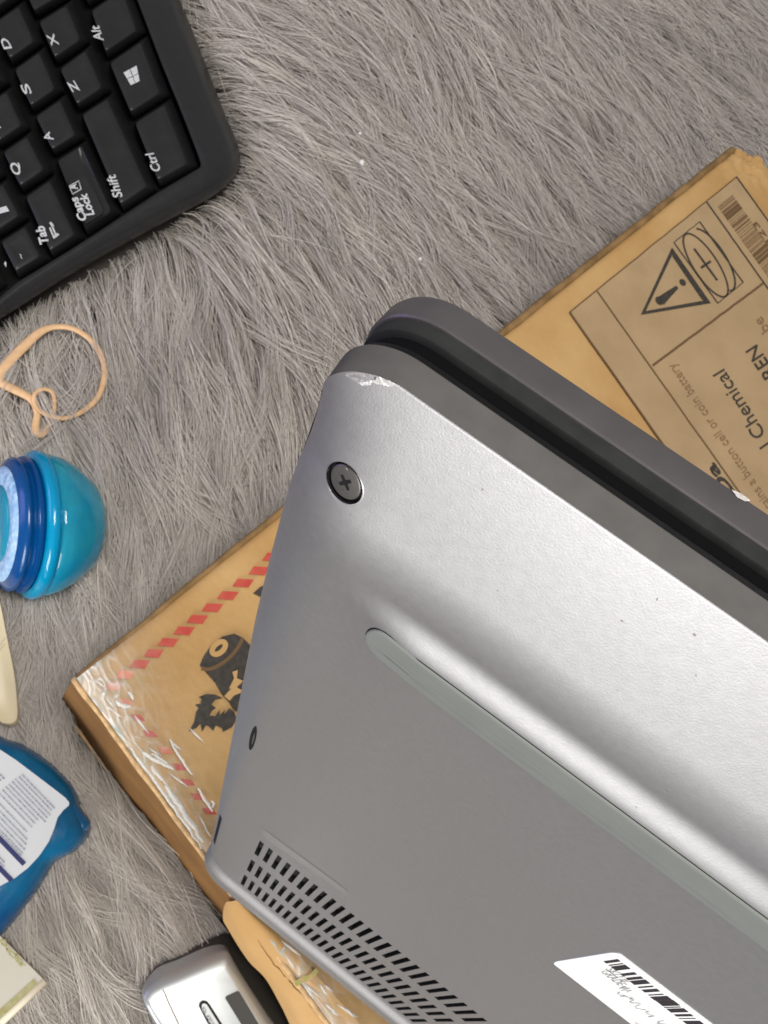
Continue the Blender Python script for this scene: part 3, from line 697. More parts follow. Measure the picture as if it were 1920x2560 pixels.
# barcode sticker
def sticker():
    def SP(x, y, d=.05):
        r = ray(x, y); o = Vector((0, 0, CAM_H)); t = (Q + Nw * d * mm - o).dot(Nw) / r.dot(Nw); return o + r * t
    def k3(x, y): return (1470 + x * .1989, 2360 + y * .1989)
    A = SP(1539, 2379); B = SP(1382, 2404)      # short edge
    a0 = (B - Q).dot(Uw) / mm; v_a = (A - Q).dot(Vw) / mm; v_b = (B - Q).dot(Vw) / mm
    u0 = (A - Q).dot(Uw) / mm; va, vb = v_a, v_b
    pts = []
    for (cu, cv, s0) in ((u0, va, 0), (u0, vb, 1)): pass
    r = 1.6
    ol = []
    for t in np.linspace(0, math.pi / 2, 6): ol.append((u0 + .4 + r * (1 - math.sin(t)) * .6, va - .6 + r * (1 - math.cos(t)) * 1.6))
    ol = [(u0 + .5 * (1 - math.sin(t)) + .0, va - .4 + 2.4 * (1 - math.cos(t))) for t in np.linspace(0, math.pi / 2, 6)]
    ol += [(u0 + .5 * (1 - math.sin(t)), vb + .6 - 2.4 * (1 - math.cos(t))) for t in np.linspace(math.pi / 2, 0, 6)]
    ol += [(u0 + 60, vb + .6), (u0 + 60, va - .4)]
    mb = MB(); mb.poly([LP(x, y, .07) for x, y in ol]); mb.poly([LP(x, y, .0) for x, y in ol]); mb.v, mb.f = [], []
    loft(mb, [[LP(x, y, .0) for x, y in ol], [LP(x, y, .09) for x, y in ol]]); st = mb.build('barcode_sticker', M['sticker'], laptop); fixnormals(st)
    mb = MB()
    bars = [((215, 225), (395, 198), 22), ((265, 263), (445, 240), 8), ((315, 300), (510, 285), 40), ((415, 378), (610, 368), 22), ((485, 430), (690, 420), 22), ((550, 480), (760, 470), 38), ((632, 538), (825, 528), 12), ((690, 582), (895, 578), 26), ((760, 634), (955, 628), 9), ((810, 680), (1030, 672), 36), ((895, 738), (1120, 735), 52), ((962, 792), (1165, 785), 8), ((1015, 830), (1240, 828), 36), ((1095, 890), (1315, 890), 20), ((1145, 930), (1355, 930), 7), ((1215, 980), (1440, 985), 34), ((1300, 1040), (1530, 1048), 20), ((1380, 1100), (1610, 1110), 30)]
    for p, q, th in bars:
        U1 = (SP(*k3(*p)) - Q); U2 = (SP(*k3(*q)) - Q)
        ua = (U1.dot(Uw) + U2.dot(Uw)) / 2 / mm; va_, vb_ = U2.dot(Vw) / mm, U1.dot(Vw) / mm
        w_ = th * 0.0088
        mb.poly([LP(x, y, .12) for x, y in [(ua - w_, va_), (ua + w_, va_), (ua + w_, vb_), (ua - w_, vb_)]])
    mb.build('barcode', M['ink'], st)
    mb = MB()
    for s, p, q, hgt in [('SKU #', (215, 315), (470, 480), 2.6), ('GRADE', (150, 345), (400, 520), 2.6)]:
        A_, B_q = SP(*k3(*p), .12), SP(*k3(*q), .12)
        A_ = LP((A_ - Q).dot(Uw) / mm, (A_ - Q).dot(Vw) / mm, .12); Bv = A_ + Uw * ((B_q - Q).dot(Uw) - (A_ - Q).dot(Uw))
        # the strings read along the sticker, their tops toward the bars
        vs, fs, x0, x1, y1 = text_geo(s, 0.0); k = (Bv - A_).length / (x1 - x0); ky = hgt * mm / y1
        mb.add([A_ + Uw * ((x - x0) * k) - Vw * (y * ky) for x, y in vs], fs)
    def wig(p, q, n):        # a line of print too faint and foreshortened to read
        A_, B_q = SP(*k3(*p), .12), SP(*k3(*q), .12); rw = random.Random(n)
        a_ = ((A_ - Q).dot(Uw) / mm, (A_ - Q).dot(Vw) / mm); b_ = ((B_q - Q).dot(Uw) / mm, a_[1])
        P = [LP(a_[0] + (b_[0] - a_[0]) * i / n, a_[1] + rw.uniform(-1.6, 1.6), .12) for i in range(n + 1)]
        stroke(mb, P, [rw.uniform(.04, .16) * mm for _ in P], Nw)
    wig((395, 600), (840, 915), 34); wig((890, 965), (1100, 1120), 14); wig((405, 525), (540, 605), 9); wig((600, 985), (760, 1110), 12)
    mb.build('sticker_text', M['fade'], st)
sticker()

# ================================================================== KEYBOARD
def k1(x, y): return (x * 0.38578, y * 0.38578)
kb = thing('keyboard', 'black computer keyboard corner with worn white legends at the upper left', 'keyboard', at(150, 250, 0.006))
def keyboard():
    # case outline (crop pixels), ordered; closes off frame at the upper left
    outer = [(560, -1400), (860, -700), (1000, -350), (1165, 0), (1330, 410), (1450, 720), (1530, 910), (1556, 1010), (1548, 1085), (1490, 1180), (1350, 1290), (1000, 1475), (500, 1755), (0, 2070), (-500, 2380), (-1000, 1130), (-1640, -440)]
    crease = [(340, -1400), (640, -700), (780, -350), (915, 0), (1075, 400), (1200, 700), (1290, 920), (1335, 1010), (1350, 1080), (1315, 1130), (1260, 1165), (1000, 1320), (600, 1568), (130, 1868), (-420, 2200), (-900, 1060), (-1500, -400)]
    welll = [(300, -1400), (600, -700), (740, -350), (888, 0), (1042, 400), (1165, 700), (1255, 930), (1285, 1010), (1300, 1065), (1288, 1090), (1250, 1112), (1000, 1262), (570, 1545), (110, 1830), (-380, 2130), (-860, 1030), (-1450, -390)]
    def sm(l, z): return catmull([at(*k1(*p), z) for p in l], 5, closed=True)
    mid = [((a[0] * .3 + b[0] * .7), (a[1] * .3 + b[1] * .7)) for a, b in zip(crease, outer)]
    mb = MB()
    loft(mb, [sm(outer, 0.004), sm(outer, 0.012), sm([((a[0] * .12 + b[0] * .88), (a[1] * .12 + b[1] * .88)) for a, b in zip(crease, outer)], 0.0165),
              sm(mid, 0.0195), sm(crease, 0.0225), sm([((a[0] * .5 + b[0] * .5), (a[1] * .5 + b[1] * .5)) for a, b in zip(crease, welll)], 0.0228), sm(welll, 0.0222), sm(welll, 0.014)], False, False)
    o = mb.build('case', M['keycase'], kb, True); fixnormals(o)
    mb = MB(); mb.poly(sm(welll, 0.0145)); mb.build('key_well', M['well'], kb)
    Lr = [  # row boundaries: cut points along each row, (front, back)
        [((1300, 1085), (1038, 1228)), ((1115, 625), (862, 785)), ((965, 215), (698, 398)), ((845, -120), (580, 60)), ((700, -460), (430, -290))],
        [((1038, 1228), (800, 1385)), ((740, 590), (520, 733)), ((600, 275), (377, 437)), ((478, -15), (240, 130)), ((350, -310), (110, -170))],
        [((800, 1385), (568, 1542)), ((565, 900), (360, 1025)), ((434, 598), (220, 745)), ((298, 288), (84, 440)), ((165, -10), (-50, 140))],
        [((568, 1542), (345, 1685)), ((365, 1120), (155, 1265)), ((216, 835), (10, 975)), ((85, 545), (-120, 680)), ((-50, 240), (-255, 380))],
        [((345, 1685), (125, 1815)), ((205, 1420), (-5, 1555)), ((60, 1140), (-150, 1290)), ((-80, 860), (-290, 1000))]]
    for row in Lr:       # the rows run on past the picture's edge
        (fa, ba), (fb, bb) = row[-2], row[-1]; dx_, dy_ = (-140, -318)
        for k in range(1, 5): row.append(((fb[0] + dx_ * k, fb[1] + dy_ * k), (bb[0] + dx_ * k, bb[1] + dy_ * k)))
    Lr.append([((60 - 136 * k, 1850 - 318 * k), (-165 - 136 * k, 1995 - 318 * k)) for k in range(9)])
    Lr[0] = [c for c in Lr[0] if c[0][1] > -1300]
    legends = {(0, 0): ('Ctrl', (1045, 1105), (995, 990), .0036), (0, 2): ('Alt', (672, 262), (640, 165), .0036), (1, 0): ('Shift', (795, 1275), (745, 1130), .0036),
               (1, 1): ('Z', (520, 590), (478, 520), .0030), (1, 2): ('X', (385, 292), (345, 215), .0030), (2, 1): ('A', (350, 905), (318, 852), .0030), (2, 2): ('S', (208, 605), (178, 540), .0030),
               (2, 3): ('D', (78, 312), (45, 245), .0030), (3, 1): ('Q', (142, 1128), (108, 1050), .0030), (3, 2): ('W', (15, 850), (-20, 760), .0030), (3, 0): None,
               (4, 1): ('1', (58, 1368), (40, 1335), .0036), (4, 0): ('`', (92, 1715), (72, 1680), .0030)}
    zk0, zk1 = 0.0165, 0.0235
    for r_, row in enumerate(Lr):
        for c_ in range(len(row) - 1):
            (f0, b0), (f1, b1) = row[c_], row[c_ + 1]
            def cell(s, t):
                x = (f0[0] * (1 - s) + f1[0] * s) * (1 - t) + (b0[0] * (1 - s) + b1[0] * s) * t
                y = (f0[1] * (1 - s) + f1[1] * s) * (1 - t) + (b0[1] * (1 - s) + b1[1] * s) * t
                return x, y
            w_ = math.hypot(f1[0] - f0[0], f1[1] - f0[1]) / 340.0
            g = 0.025
            base = [(g / w_, g), (1 - g / w_, g), (1 - g / w_, 1 - g), (g / w_, 1 - g)]
            s0, s1, t0, t1 = .20 / w_, 1 - .07 / w_, .28, .96
            def rr(s0, s1, t0, t1, rad, z, n=4):
                o = []
                for (cs, ct, q) in ((s0, t0, 2), (s1, t0, 3), (s1, t1, 0), (s0, t1, 1)):
                    cx = cs + (rad / w_ if cs == s0 else -rad / w_); cy = ct + (rad if ct == t0 else -rad)
                    for k in range(n):
                        a = math.pi / 2 * (q + k / (n - 1)); o.append(at(*k1(*cell(cx + rad / w_ * math.cos(a), cy + rad * math.sin(a))), z))
                return o
            # quadrants ordered for (s0,t0),(s1,t0),(s1,t1),(s0,t1)
            loops = [rr(g / w_, 1 - g / w_, g, 1 - g, .05, zk0), rr(g / w_, 1 - g / w_, g, 1 - g, .05, zk0 + .0006),
                     rr(s0 - .03 / w_, s1 + .02 / w_, t0 - .04, t1 + .015, .07, zk1 - .0008), rr(s0 - .008 / w_, s1 + .005 / w_, t0 - .012, t1 + .005, .07, zk1 - .00022),
                     rr(s0 + .02 / w_, s1 - .02 / w_, t0 + .02, t1 - .02, .07, zk1), rr(s0 + .12 / w_, s1 - .12 / w_, t0 + .14, t1 - .14, .05, zk1 - .00025),
                     rr(s0 + .24 / w_, s1 - .24 / w_, t0 + .26, t1 - .26, .03, zk1 - .0004)]
            if r_ == 2 and c_ == 0:      # stepped caps key
                loops = loops[:3] + [rr(s0 - .008 / w_, s1 + .005 / w_, t0 - .012, t1 + .005, .07, zk1 - .0012), rr(s0 + .02 / w_, s1 - .40 / w_, t0 + .1, t1 - .02, .07, zk1 - .0012),
                                        rr(s0 + .03 / w_, s1 - .42 / w_, t0 + .12, t1 - .03, .07, zk1), rr(s0 + .14 / w_, s1 - .52 / w_, t0 + .22, t1 - .13, .05, zk1 - .00025)]
            mb = MB(); loft(mb, loops); o = mb.build('key', M['key'], kb, 60); fixnormals(o)
            lg = legends.get((r_, c_)); zt = zk1 + .00005
            if lg:
                s, a, b, hgt = lg; mb = MB(); text_on(mb, s, at(*k1(*a), zt), at(*k1(*b), zt), UP, hgt, 0.015); q = mb.build('legend', M['legend'], o)
            if (r_, c_) == (0, 1):
                mb = MB(); cw = [(800, 470), (885, 425), (905, 525), (848, 552)]
                def W4(s, t): return at(*k1((cw[0][0] * (1 - s) + cw[1][0] * s) * (1 - t) + (cw[3][0] * (1 - s) + cw[2][0] * s) * t, (cw[0][1] * (1 - s) + cw[1][1] * s) * (1 - t) + (cw[3][1] * (1 - s) + cw[2][1] * s) * t), zt)
                for sa, sb in ((0, .47), (.53, 1)):
                    for ta, tb in ((0, .49), (.53, 1)): mb.poly([W4(sa, ta), W4(sb, ta), W4(sb, tb), W4(sa, tb)])
                mb.build('legend', M['legend'], o)
            if (r_, c_) == (2, 0):
                mb = MB()
                text_on(mb, 'Caps', at(*k1(565, 1425), zt), at(*k1(500, 1275), zt), UP, .0031, .03); text_on(mb, 'Lock', at(*k1(612, 1390), zt), at(*k1(560, 1250), zt), UP, .0031, .03)
                sq = [at(*k1(*p), zt) for p in [(450, 1205), (510, 1172), (525, 1225), (470, 1258)]]; stroke(mb, sq, .0004, closed=True)
                text_on(mb, 'A', at(*k1(505, 1225), zt), at(*k1(490, 1190), zt), UP, .0026, .03)
                mb.build('legend', M['legend'], o)
            if (r_, c_) == (3, 0):
                mb = MB(); text_on(mb, 'Tab', at(*k1(318, 1580), zt), at(*k1(283, 1462), zt), UP, .0032, .03)
                for pp in ([(335, 1460), (365, 1530)], [(352, 1545), (322, 1475)]): stroke(mb, [at(*k1(*p), zt) for p in pp], .0006)
                for pp in ([(325, 1440), (345, 1470)], [(355, 1535), (378, 1515)]): stroke(mb, [at(*k1(*p), zt) for p in pp], .0009)
                mb.build('legend', M['legend'], o)
            if (r_, c_) == (4, 0):
                mb = MB(); text_on(mb, '~', at(*k1(160, 1672), zt), at(*k1(145, 1642), zt), UP, .0012, .0); mb.build('legend', M['legend'], o)
keyboard()

# ================================================================== SMALL THINGS
def elastic():
    def c4(x, y): return (x * .3255, 780 + y * .3255)
    pts = [(0, 480), (55, 400), (190, 258), (300, 160), (380, 122), (470, 112), (570, 132), (680, 200), (760, 300), (800, 430), (790, 560), (740, 670), (640, 760), (510, 815), (400, 805), (310, 760), (262, 690), (272, 625), (330, 592), (395, 612), (418, 680), (408, 790), (380, 870), (320, 940), (275, 925), (275, 850), (285, 770), (240, 670), (120, 600), (10, 545)]
    zz = [.022] * 15 + [.023, .0245, .0250, .0245, .024, .023, .0205, .020, .020, .020, .021, .022, .0225, .022, .022]
    wd = [1.5, 1.7, 1.7, 1.5, 1.1, 1.0, 1.0, 1.0, 1.1, 1.0, 1.0, 1.0, .9, .8, .8, .8, .8, .7, .7, .7, .7, .8, .9, 1.1, 1.4, 1.4, 1.1, 1.3, 1.5, 1.5]
    P = catmull([at(*c4(*p), z) for p, z in zip(pts, zz)], 8, closed=True)
    w_ = []
    for i in range(len(wd)):
        for k in range(8): w_.append((wd[i] * (1 - k / 8) + wd[(i + 1) % len(wd)] * k / 8) * .00105)
    mb = MB(); tube(mb, P, w_, 10, closed=True, flat=.6)
    o = mb.build('rubber_band', M['band'], None, True); o['label'] = 'tan rubber band looped and knotted on the fur below the keyboard'; o['category'] = 'rubber band'
elastic()

def bottle_one():
    base_c = at(100, 1312, 0.030)
    ax = (R @ Vector((-0.80, 0.03, 0.60))).normalized()
    s1 = ax.cross(Vector((0, 1, 0.2))).normalized(); s2 = ax.cross(s1).normalized()
    b = thing('soap_bottle', 'translucent bright blue round bottle with ribbed rings and foam inside at left edge', 'bottle', base_c - Vector((0, 0, .024)))
    def lathe(name, prof, m, sm=True, cap0=True, cap1=True):
        n = 64; mb = MB(); loops = [[base_c + ax * (t * mm) + (s1 * math.cos(2 * math.pi * k / n) + s2 * math.sin(2 * math.pi * k / n)) * r * mm for k in range(n)] for t, r in prof]
        loft(mb, loops, cap1, cap0); o = mb.build(name, m, b, sm); fixnormals(o); return o
    lathe('base', [(-19.5, 4), (-18.6, 10), (-15.5, 15.5), (-9.5, 20), (-5, 22.4), (-1.5, 23.2), (0, 22.8), (0.6, 22.0)], M['bluecap'], 60)
    lathe('rib', [(0.3, 21.5), (0.6, 23.4), (1.5, 24.2), (3.2, 24.2), (4.2, 23.4), (4.6, 21.5)], M['bluerib'], 60, False, False)
    lathe('body', [(0, 20.5), (4.4, 20.8), (5.2, 21.6), (6, 22.2), (6.8, 22.0), (7.2, 20.6), (8.4, 20.6), (8.9, 21.4), (9.8, 21.6), (10.8, 20.8), (12, 18.5), (12.3, 17.8)], M['bluering'], 60, True, False)
    lathe('foam_ring', [(12.1, 18.5), (12.9, 17.8), (13.3, 16), (13.3, 13.5), (12.9, 12.2)], M['foam'], True, False, False)
    lathe('cap', [(12.0, 13), (13.1, 12.4), (13.8, 11.4), (14.2, 8), (14.3, 4)], M['bluecap'], True, False, True)
bottle_one()

def bottle_two():
    b = thing('detergent_bottle', 'dark blue flat bottle lying on the rug with white text label facing up', 'bottle', at(0, 2080, 0.004))
    prof = [(-560, 1760), (-330, 1690), (-160, 1750), (0, 1838), (60, 1862), (118, 1898), (165, 1942), (190, 1975), (205, 2020), (222, 2052), (228, 2072), (218, 2098), (185, 2130), (140, 2155), (115, 2195), (70, 2260), (0, 2345), (-130, 2450), (-380, 2480), (-600, 2330), (-680, 2050)]
    c = (-90, 2080)
    def lp(k, z): return catmull([at(c[0] + (x - c[0]) * k, c[1] + (y - c[1]) * k, z) for x, y in prof], 5, closed=True)
    mb = MB(); loft(mb, [lp(.90, .006), lp(.97, .010), lp(1.0, .017), lp(.99, .024), lp(.955, .029), lp(.90, .0318), lp(.8, .033), lp(.5, .0335)], True, True)
    o = mb.build('body', M['bluebody'], b, True); fixnormals(o)
    mb = MB(); P = catmull([at(x, y, .0275) for x, y in [(160, 2010), (182, 2038), (200, 2062), (212, 2078)]], 6); tube(mb, P, [.002, .0028, .003, .003, .003, .003, .003, .003, .003, .003, .003, .003, .003, .003, .003, .0028, .0025, .002, .001][:len(P)], 10); mb.build('moulded_ridge', M['bluebody'], b, True)
    zl = .0346
    lab = [(-200, 1760), (-60, 1838), (0, 1874), (40, 1900), (90, 1938), (135, 1972), (163, 1994), (173, 2006), (172, 2014), (158, 2026), (144, 2044), (136, 2070), (122, 2104), (98, 2140), (70, 2170), (36, 2196), (0, 2215), (-60, 2240), (-200, 2260)]
    mb = MB(); loft(mb, [ats(lab, zl - .0006), ats(lab, zl)]); L = mb.build('paper_label', M['blabel'], b); fixnormals(L)
    dx, dy = math.cos(math.radians(46)), math.sin(math.radians(46))
    mb = MB()
    def strip(mb, x, y, l, w_, z=.00015):
        nx, ny = -dy, dx
        mb.poly([at(x + nx * w_ / 2, y + ny * w_ / 2, zl + z), at(x - nx * w_ / 2, y - ny * w_ / 2, zl + z), at(x - nx * w_ / 2 + dx * l, y - ny * w_ / 2 + dy * l, zl + z), at(x + nx * w_ / 2 + dx * l, y + ny * w_ / 2 + dy * l, zl + z)])
    strip(mb, -12, 2085, 105, 13); strip(mb, -30, 2140, 85, 13); strip(mb, -30, 1945, 0.1, .1); mb.build('printed_bar', M['navy'], L)
    mb = MB(); rr_ = random.Random(3)
    rows = [(55, 1936, 118), (47, 1941, 118), (38, 1947, 128), (30, 1953, 128), (22, 1960, 132), (14, 1966, 118), (6, 1974, 118), (-2, 1983, 118), (-6, 2004, 105), (-10, 2018, 112), (-12, 2031, 112), (-14, 2045, 110), (-16, 2058, 105), (-14, 2069, 98), (-30, 1905, 60), (-30, 1918, 48)]
    for (x, y, l) in rows:
        p = 0
        while p < l:
            w_ = rr_.choice([3, 4, 6, 8]); 
            if x + dx * (p + w_) > -2: strip(mb, x + dx * p, y + dy * p, min(w_, l - p), 4.2)
            p += w_ + rr_.choice([1.2, 1.8])
    strip(mb, -20, 2124, 45, 4); strip(mb, -24, 2132, 50, 4)
    mb.build('small_print', M['smalltext'], L)
bottle_two()

def ivory():
    o_ = [(-120, 1330), (-20, 1420), (2, 1500), (20, 1590), (38, 1680), (46, 1750), (47, 1795), (38, 1812), (18, 1815), (-10, 1800), (-120, 1700)]
    c = (-60, 1650)
    def lp(k, z): return catmull([at(c[0] + (x - c[0]) * k, c[1] + (y - c[1]) * k, z) for x, y in o_], 5, closed=True)
    mb = MB(); loft(mb, [lp(.94, .014), lp(1, .016), lp(1, .0235), lp(.96, .025), lp(.88, .0242), lp(.6, .024)], True, True); o = mb.build('plastic_tray', M['ivory'], None, 60); fixnormals(o)
    o['label'] = 'pale ivory plastic piece with rounded end between the two blue bottles'; o['category'] = 'plastic piece'
ivory()

def card():
    t = thing('carton', 'pale grey carton corner with olive print at the bottom left', 'carton', at(20, 2480, .004))
    zt = .0275; co = [(-200, 2140), (112, 2452), (-190, 2740), (-420, 2500)]
    q = lambda z, k=1: [at(x, y, z) for x, y in co]
    mb = MB(); top = q(zt); bot = [Vector((p.x, p.y, .006)) for p in top]; loft(mb, [bot, top]); o = mb.build('carton_body', M['cardw'], t); fixnormals(o)
    def qd(a, b, wa, z): return [at(*a, z), at(*b, z)]
    mb = MB(); stroke(mb, [at(92, 2458, zt + .0002), at(-40, 2577, zt + .0002)], .0030); mb.build('olive_stripe', M['olive'], t)
    mb = MB(); tube(mb, [at(112, 2453, zt - .0002), at(60, 2502, zt - .0002), at(-30, 2587, zt - .0002)], .0011, 8); mb.build('cream_edge', M['cream'], t, True)
    mb = MB(); rw = random.Random(8)
    for row in (0, 5):       # letters too soft to read
        P = [at(4 - row + 58 * i / 26 + rw.uniform(-3, 3), 2346 + row + 66 * i / 26 + rw.uniform(-3, 3), zt + .0003) for i in range(27)]
        stroke(mb, P, [rw.uniform(.0002, .0008) for _ in P])
    mb.build('printed_text', M['olive'], t)
card()

def adapter():
    def a1(x, y): return (330 + x * .2712, 2280 + y * .2712)
    t = thing('wall_charger', 'silver and black charger block with slot at the bottom beside the box', 'charger', at(480, 2500, .004))
    # footprint loops in detail pixels: bottom silhouette, shoulder, top face
    sil = [(92, 740), (100, 680), (130, 620), (190, 540), (260, 480), (420, 415), (650, 290), (800, 215), (880, 195), (925, 215), (1020, 340), (1260, 690), (1500, 950), (1900, 1500), (1300, 2300), (700, 1700), (250, 1080), (110, 830)]
    sh = [(100, 770), (115, 735), (150, 690), (215, 640), (300, 590), (450, 530), (670, 440), (810, 385), (868, 366), (900, 390), (960, 500), (1070, 680), (1250, 960), (1620, 1560), (1180, 2220), (700, 1700), (260, 1100), (125, 860)]
    top = [(130, 830), (150, 790), (185, 755), (240, 725), (320, 690), (470, 625), (680, 520), (815, 460), (865, 450), (893, 470), (945, 560), (1045, 730), (1215, 1000), (1560, 1560), (1150, 2160), (720, 1700), (300, 1120), (160, 900)]
    f_ = lambda l, z: catmull([at(*a1(*p), z) for p in l], 4, closed=True)
    mb = MB(); loft(mb, [f_(sil, .010), f_(sil, .022)], False, True); mb.build('dark_base', M['adside'], t, True)
    mb = MB()
    wq = [.1, .1, .1, .12, .15, .2, .3, .5, .75, .93, .95, .95, .95, .95, .95, .8, .2, .1]; h1 = [((a[0] * (1 - w) + b[0] * w), (a[1] * (1 - w) + b[1] * w)) for a, b, w in zip(sil, sh, wq)]; h2 = [((a[0] * .4 + b[0] * .6), (a[1] * .4 + b[1] * .6)) for a, b in zip(h1, sh)]
    loft(mb, [f_(sil, .022), f_(h1, .0275)], False, False); mb.build('dark_side', M['adside'], t, True)
    mb = MB(); loft(mb, [f_(h1, .0275), f_(h2, .0308), f_(sh, .0328), f_(top, .0342), f_([((a[0] * .9 + 70), (a[1] * .9 + 130)) for a in top], .0344)], True, False); o = mb.build('shell', M['silver'], t, True); fixnormals(o)
    mb = MB(); zt = .0348
    mb.poly(ats([a1(*p) for p in [(860, 795), (872, 775), (975, 728), (992, 738), (1140, 985), (1400, 1420), (1290, 1480), (1005, 1030)]], zt)); mb.build('port_slot', M['adside'], t)
    mb = MB(); mb.poly(ats([a1(*p) for p in [(618, 870), (622, 838), (650, 815), (690, 820), (715, 850), (830, 1030), (1060, 1420), (980, 1460), (690, 1010)]], zt)); mb.build('badge_rim', M['ink'], t)
    mb = MB(); mb.poly(ats([a1(*p) for p in [(642, 880), (645, 852), (665, 842), (688, 852), (800, 1030), (1030, 1400), (990, 1420), (710, 1000)]], zt + .0003)); mb.build('badge', M['silver'], t)
    mb = MB(); text_on(mb, 'Share', at(*a1(815, 1120), zt + .0005), at(*a1(662, 868), zt + .0005), UP, .0016, .02); mb.build('badge_text', M['fade'], t)
    mb = MB(); stroke(mb, [at(*a1(288, 715), .0352), at(*a1(345, 850), .0352), at(*a1(430, 1032), .0352), at(*a1(560, 1300), .0352)], .00025); mb.build('seam', M['boxline'], t)
adapter()

def crumb(name, label, x, y, z, r):
    bm = bmesh.new(); bmesh.ops.create_icosphere(bm, subdivisions=2, radius=r)
    for v in bm.verts: v.co *= 1 + .5 * noise.noise(v.co * 3000 + Vector((x, y, 0)))
    me = bpy.data.meshes.new(name); bm.to_mesh(me); bm.free(); o = link(name, me, M['lint'], None, True); o.location = at(x, y, z)
    o['label'] = label; o['category'] = 'lint'
crumb('lint_speck', 'larger white lint speck in the fur right of the keyboard', 905, 406, .026, .0011)
crumb('lint_speck', 'small white lint speck just above the larger one in the fur', 900, 333, .026, .0006)
crumb('lint_speck', 'small pale lint speck in the fur above the laptop corner', 1050, 648, .026, .0007)

# ================================================================== FUR RUG
rug = thing('fur_rug', 'long shaggy grey-taupe faux fur rug under everything', 'rug', (0, 0, 0))
def fur_mat():
    m = bpy.data.materials.new('grey_fur'); m.use_nodes = True; nt = m.node_tree; p = nt.nodes['Principled BSDF']
    p.inputs['Roughness'].default_value = 0.8; p.inputs['Specular IOR Level'].default_value = 0.1; p.inputs['Sheen Weight'].default_value = 0.1
    at1 = nt.nodes.new('ShaderNodeAttribute'); at1.attribute_name = 'tint'
    hi = nt.nodes.new('ShaderNodeHairInfo')
    ramp = nt.nodes.new('ShaderNodeValToRGB'); e = ramp.color_ramp.elements
    e[0].position = 0.0; e[0].color = (0.44, 0.395, 0.37, 1); e[1].position = 1.0; e[1].color = (0.74, 0.69, 0.62, 1)
    x = e.new(0.5); x.color = (0.61, 0.565, 0.52, 1)
    ad = nt.nodes.new('ShaderNodeMath'); ad.operation = 'MULTIPLY_ADD'; ad.inputs[1].default_value = 0.16
    nt.links.new(hi.outputs['Random'], ad.inputs[0]); nt.links.new(at1.outputs['Fac'], ad.inputs[2])
    nt.links.new(ad.outputs[0], ramp.inputs[0])
    nt.links.new(ramp.outputs[0], p.inputs['Base Color']); return m
M['fur'] = fur_mat()
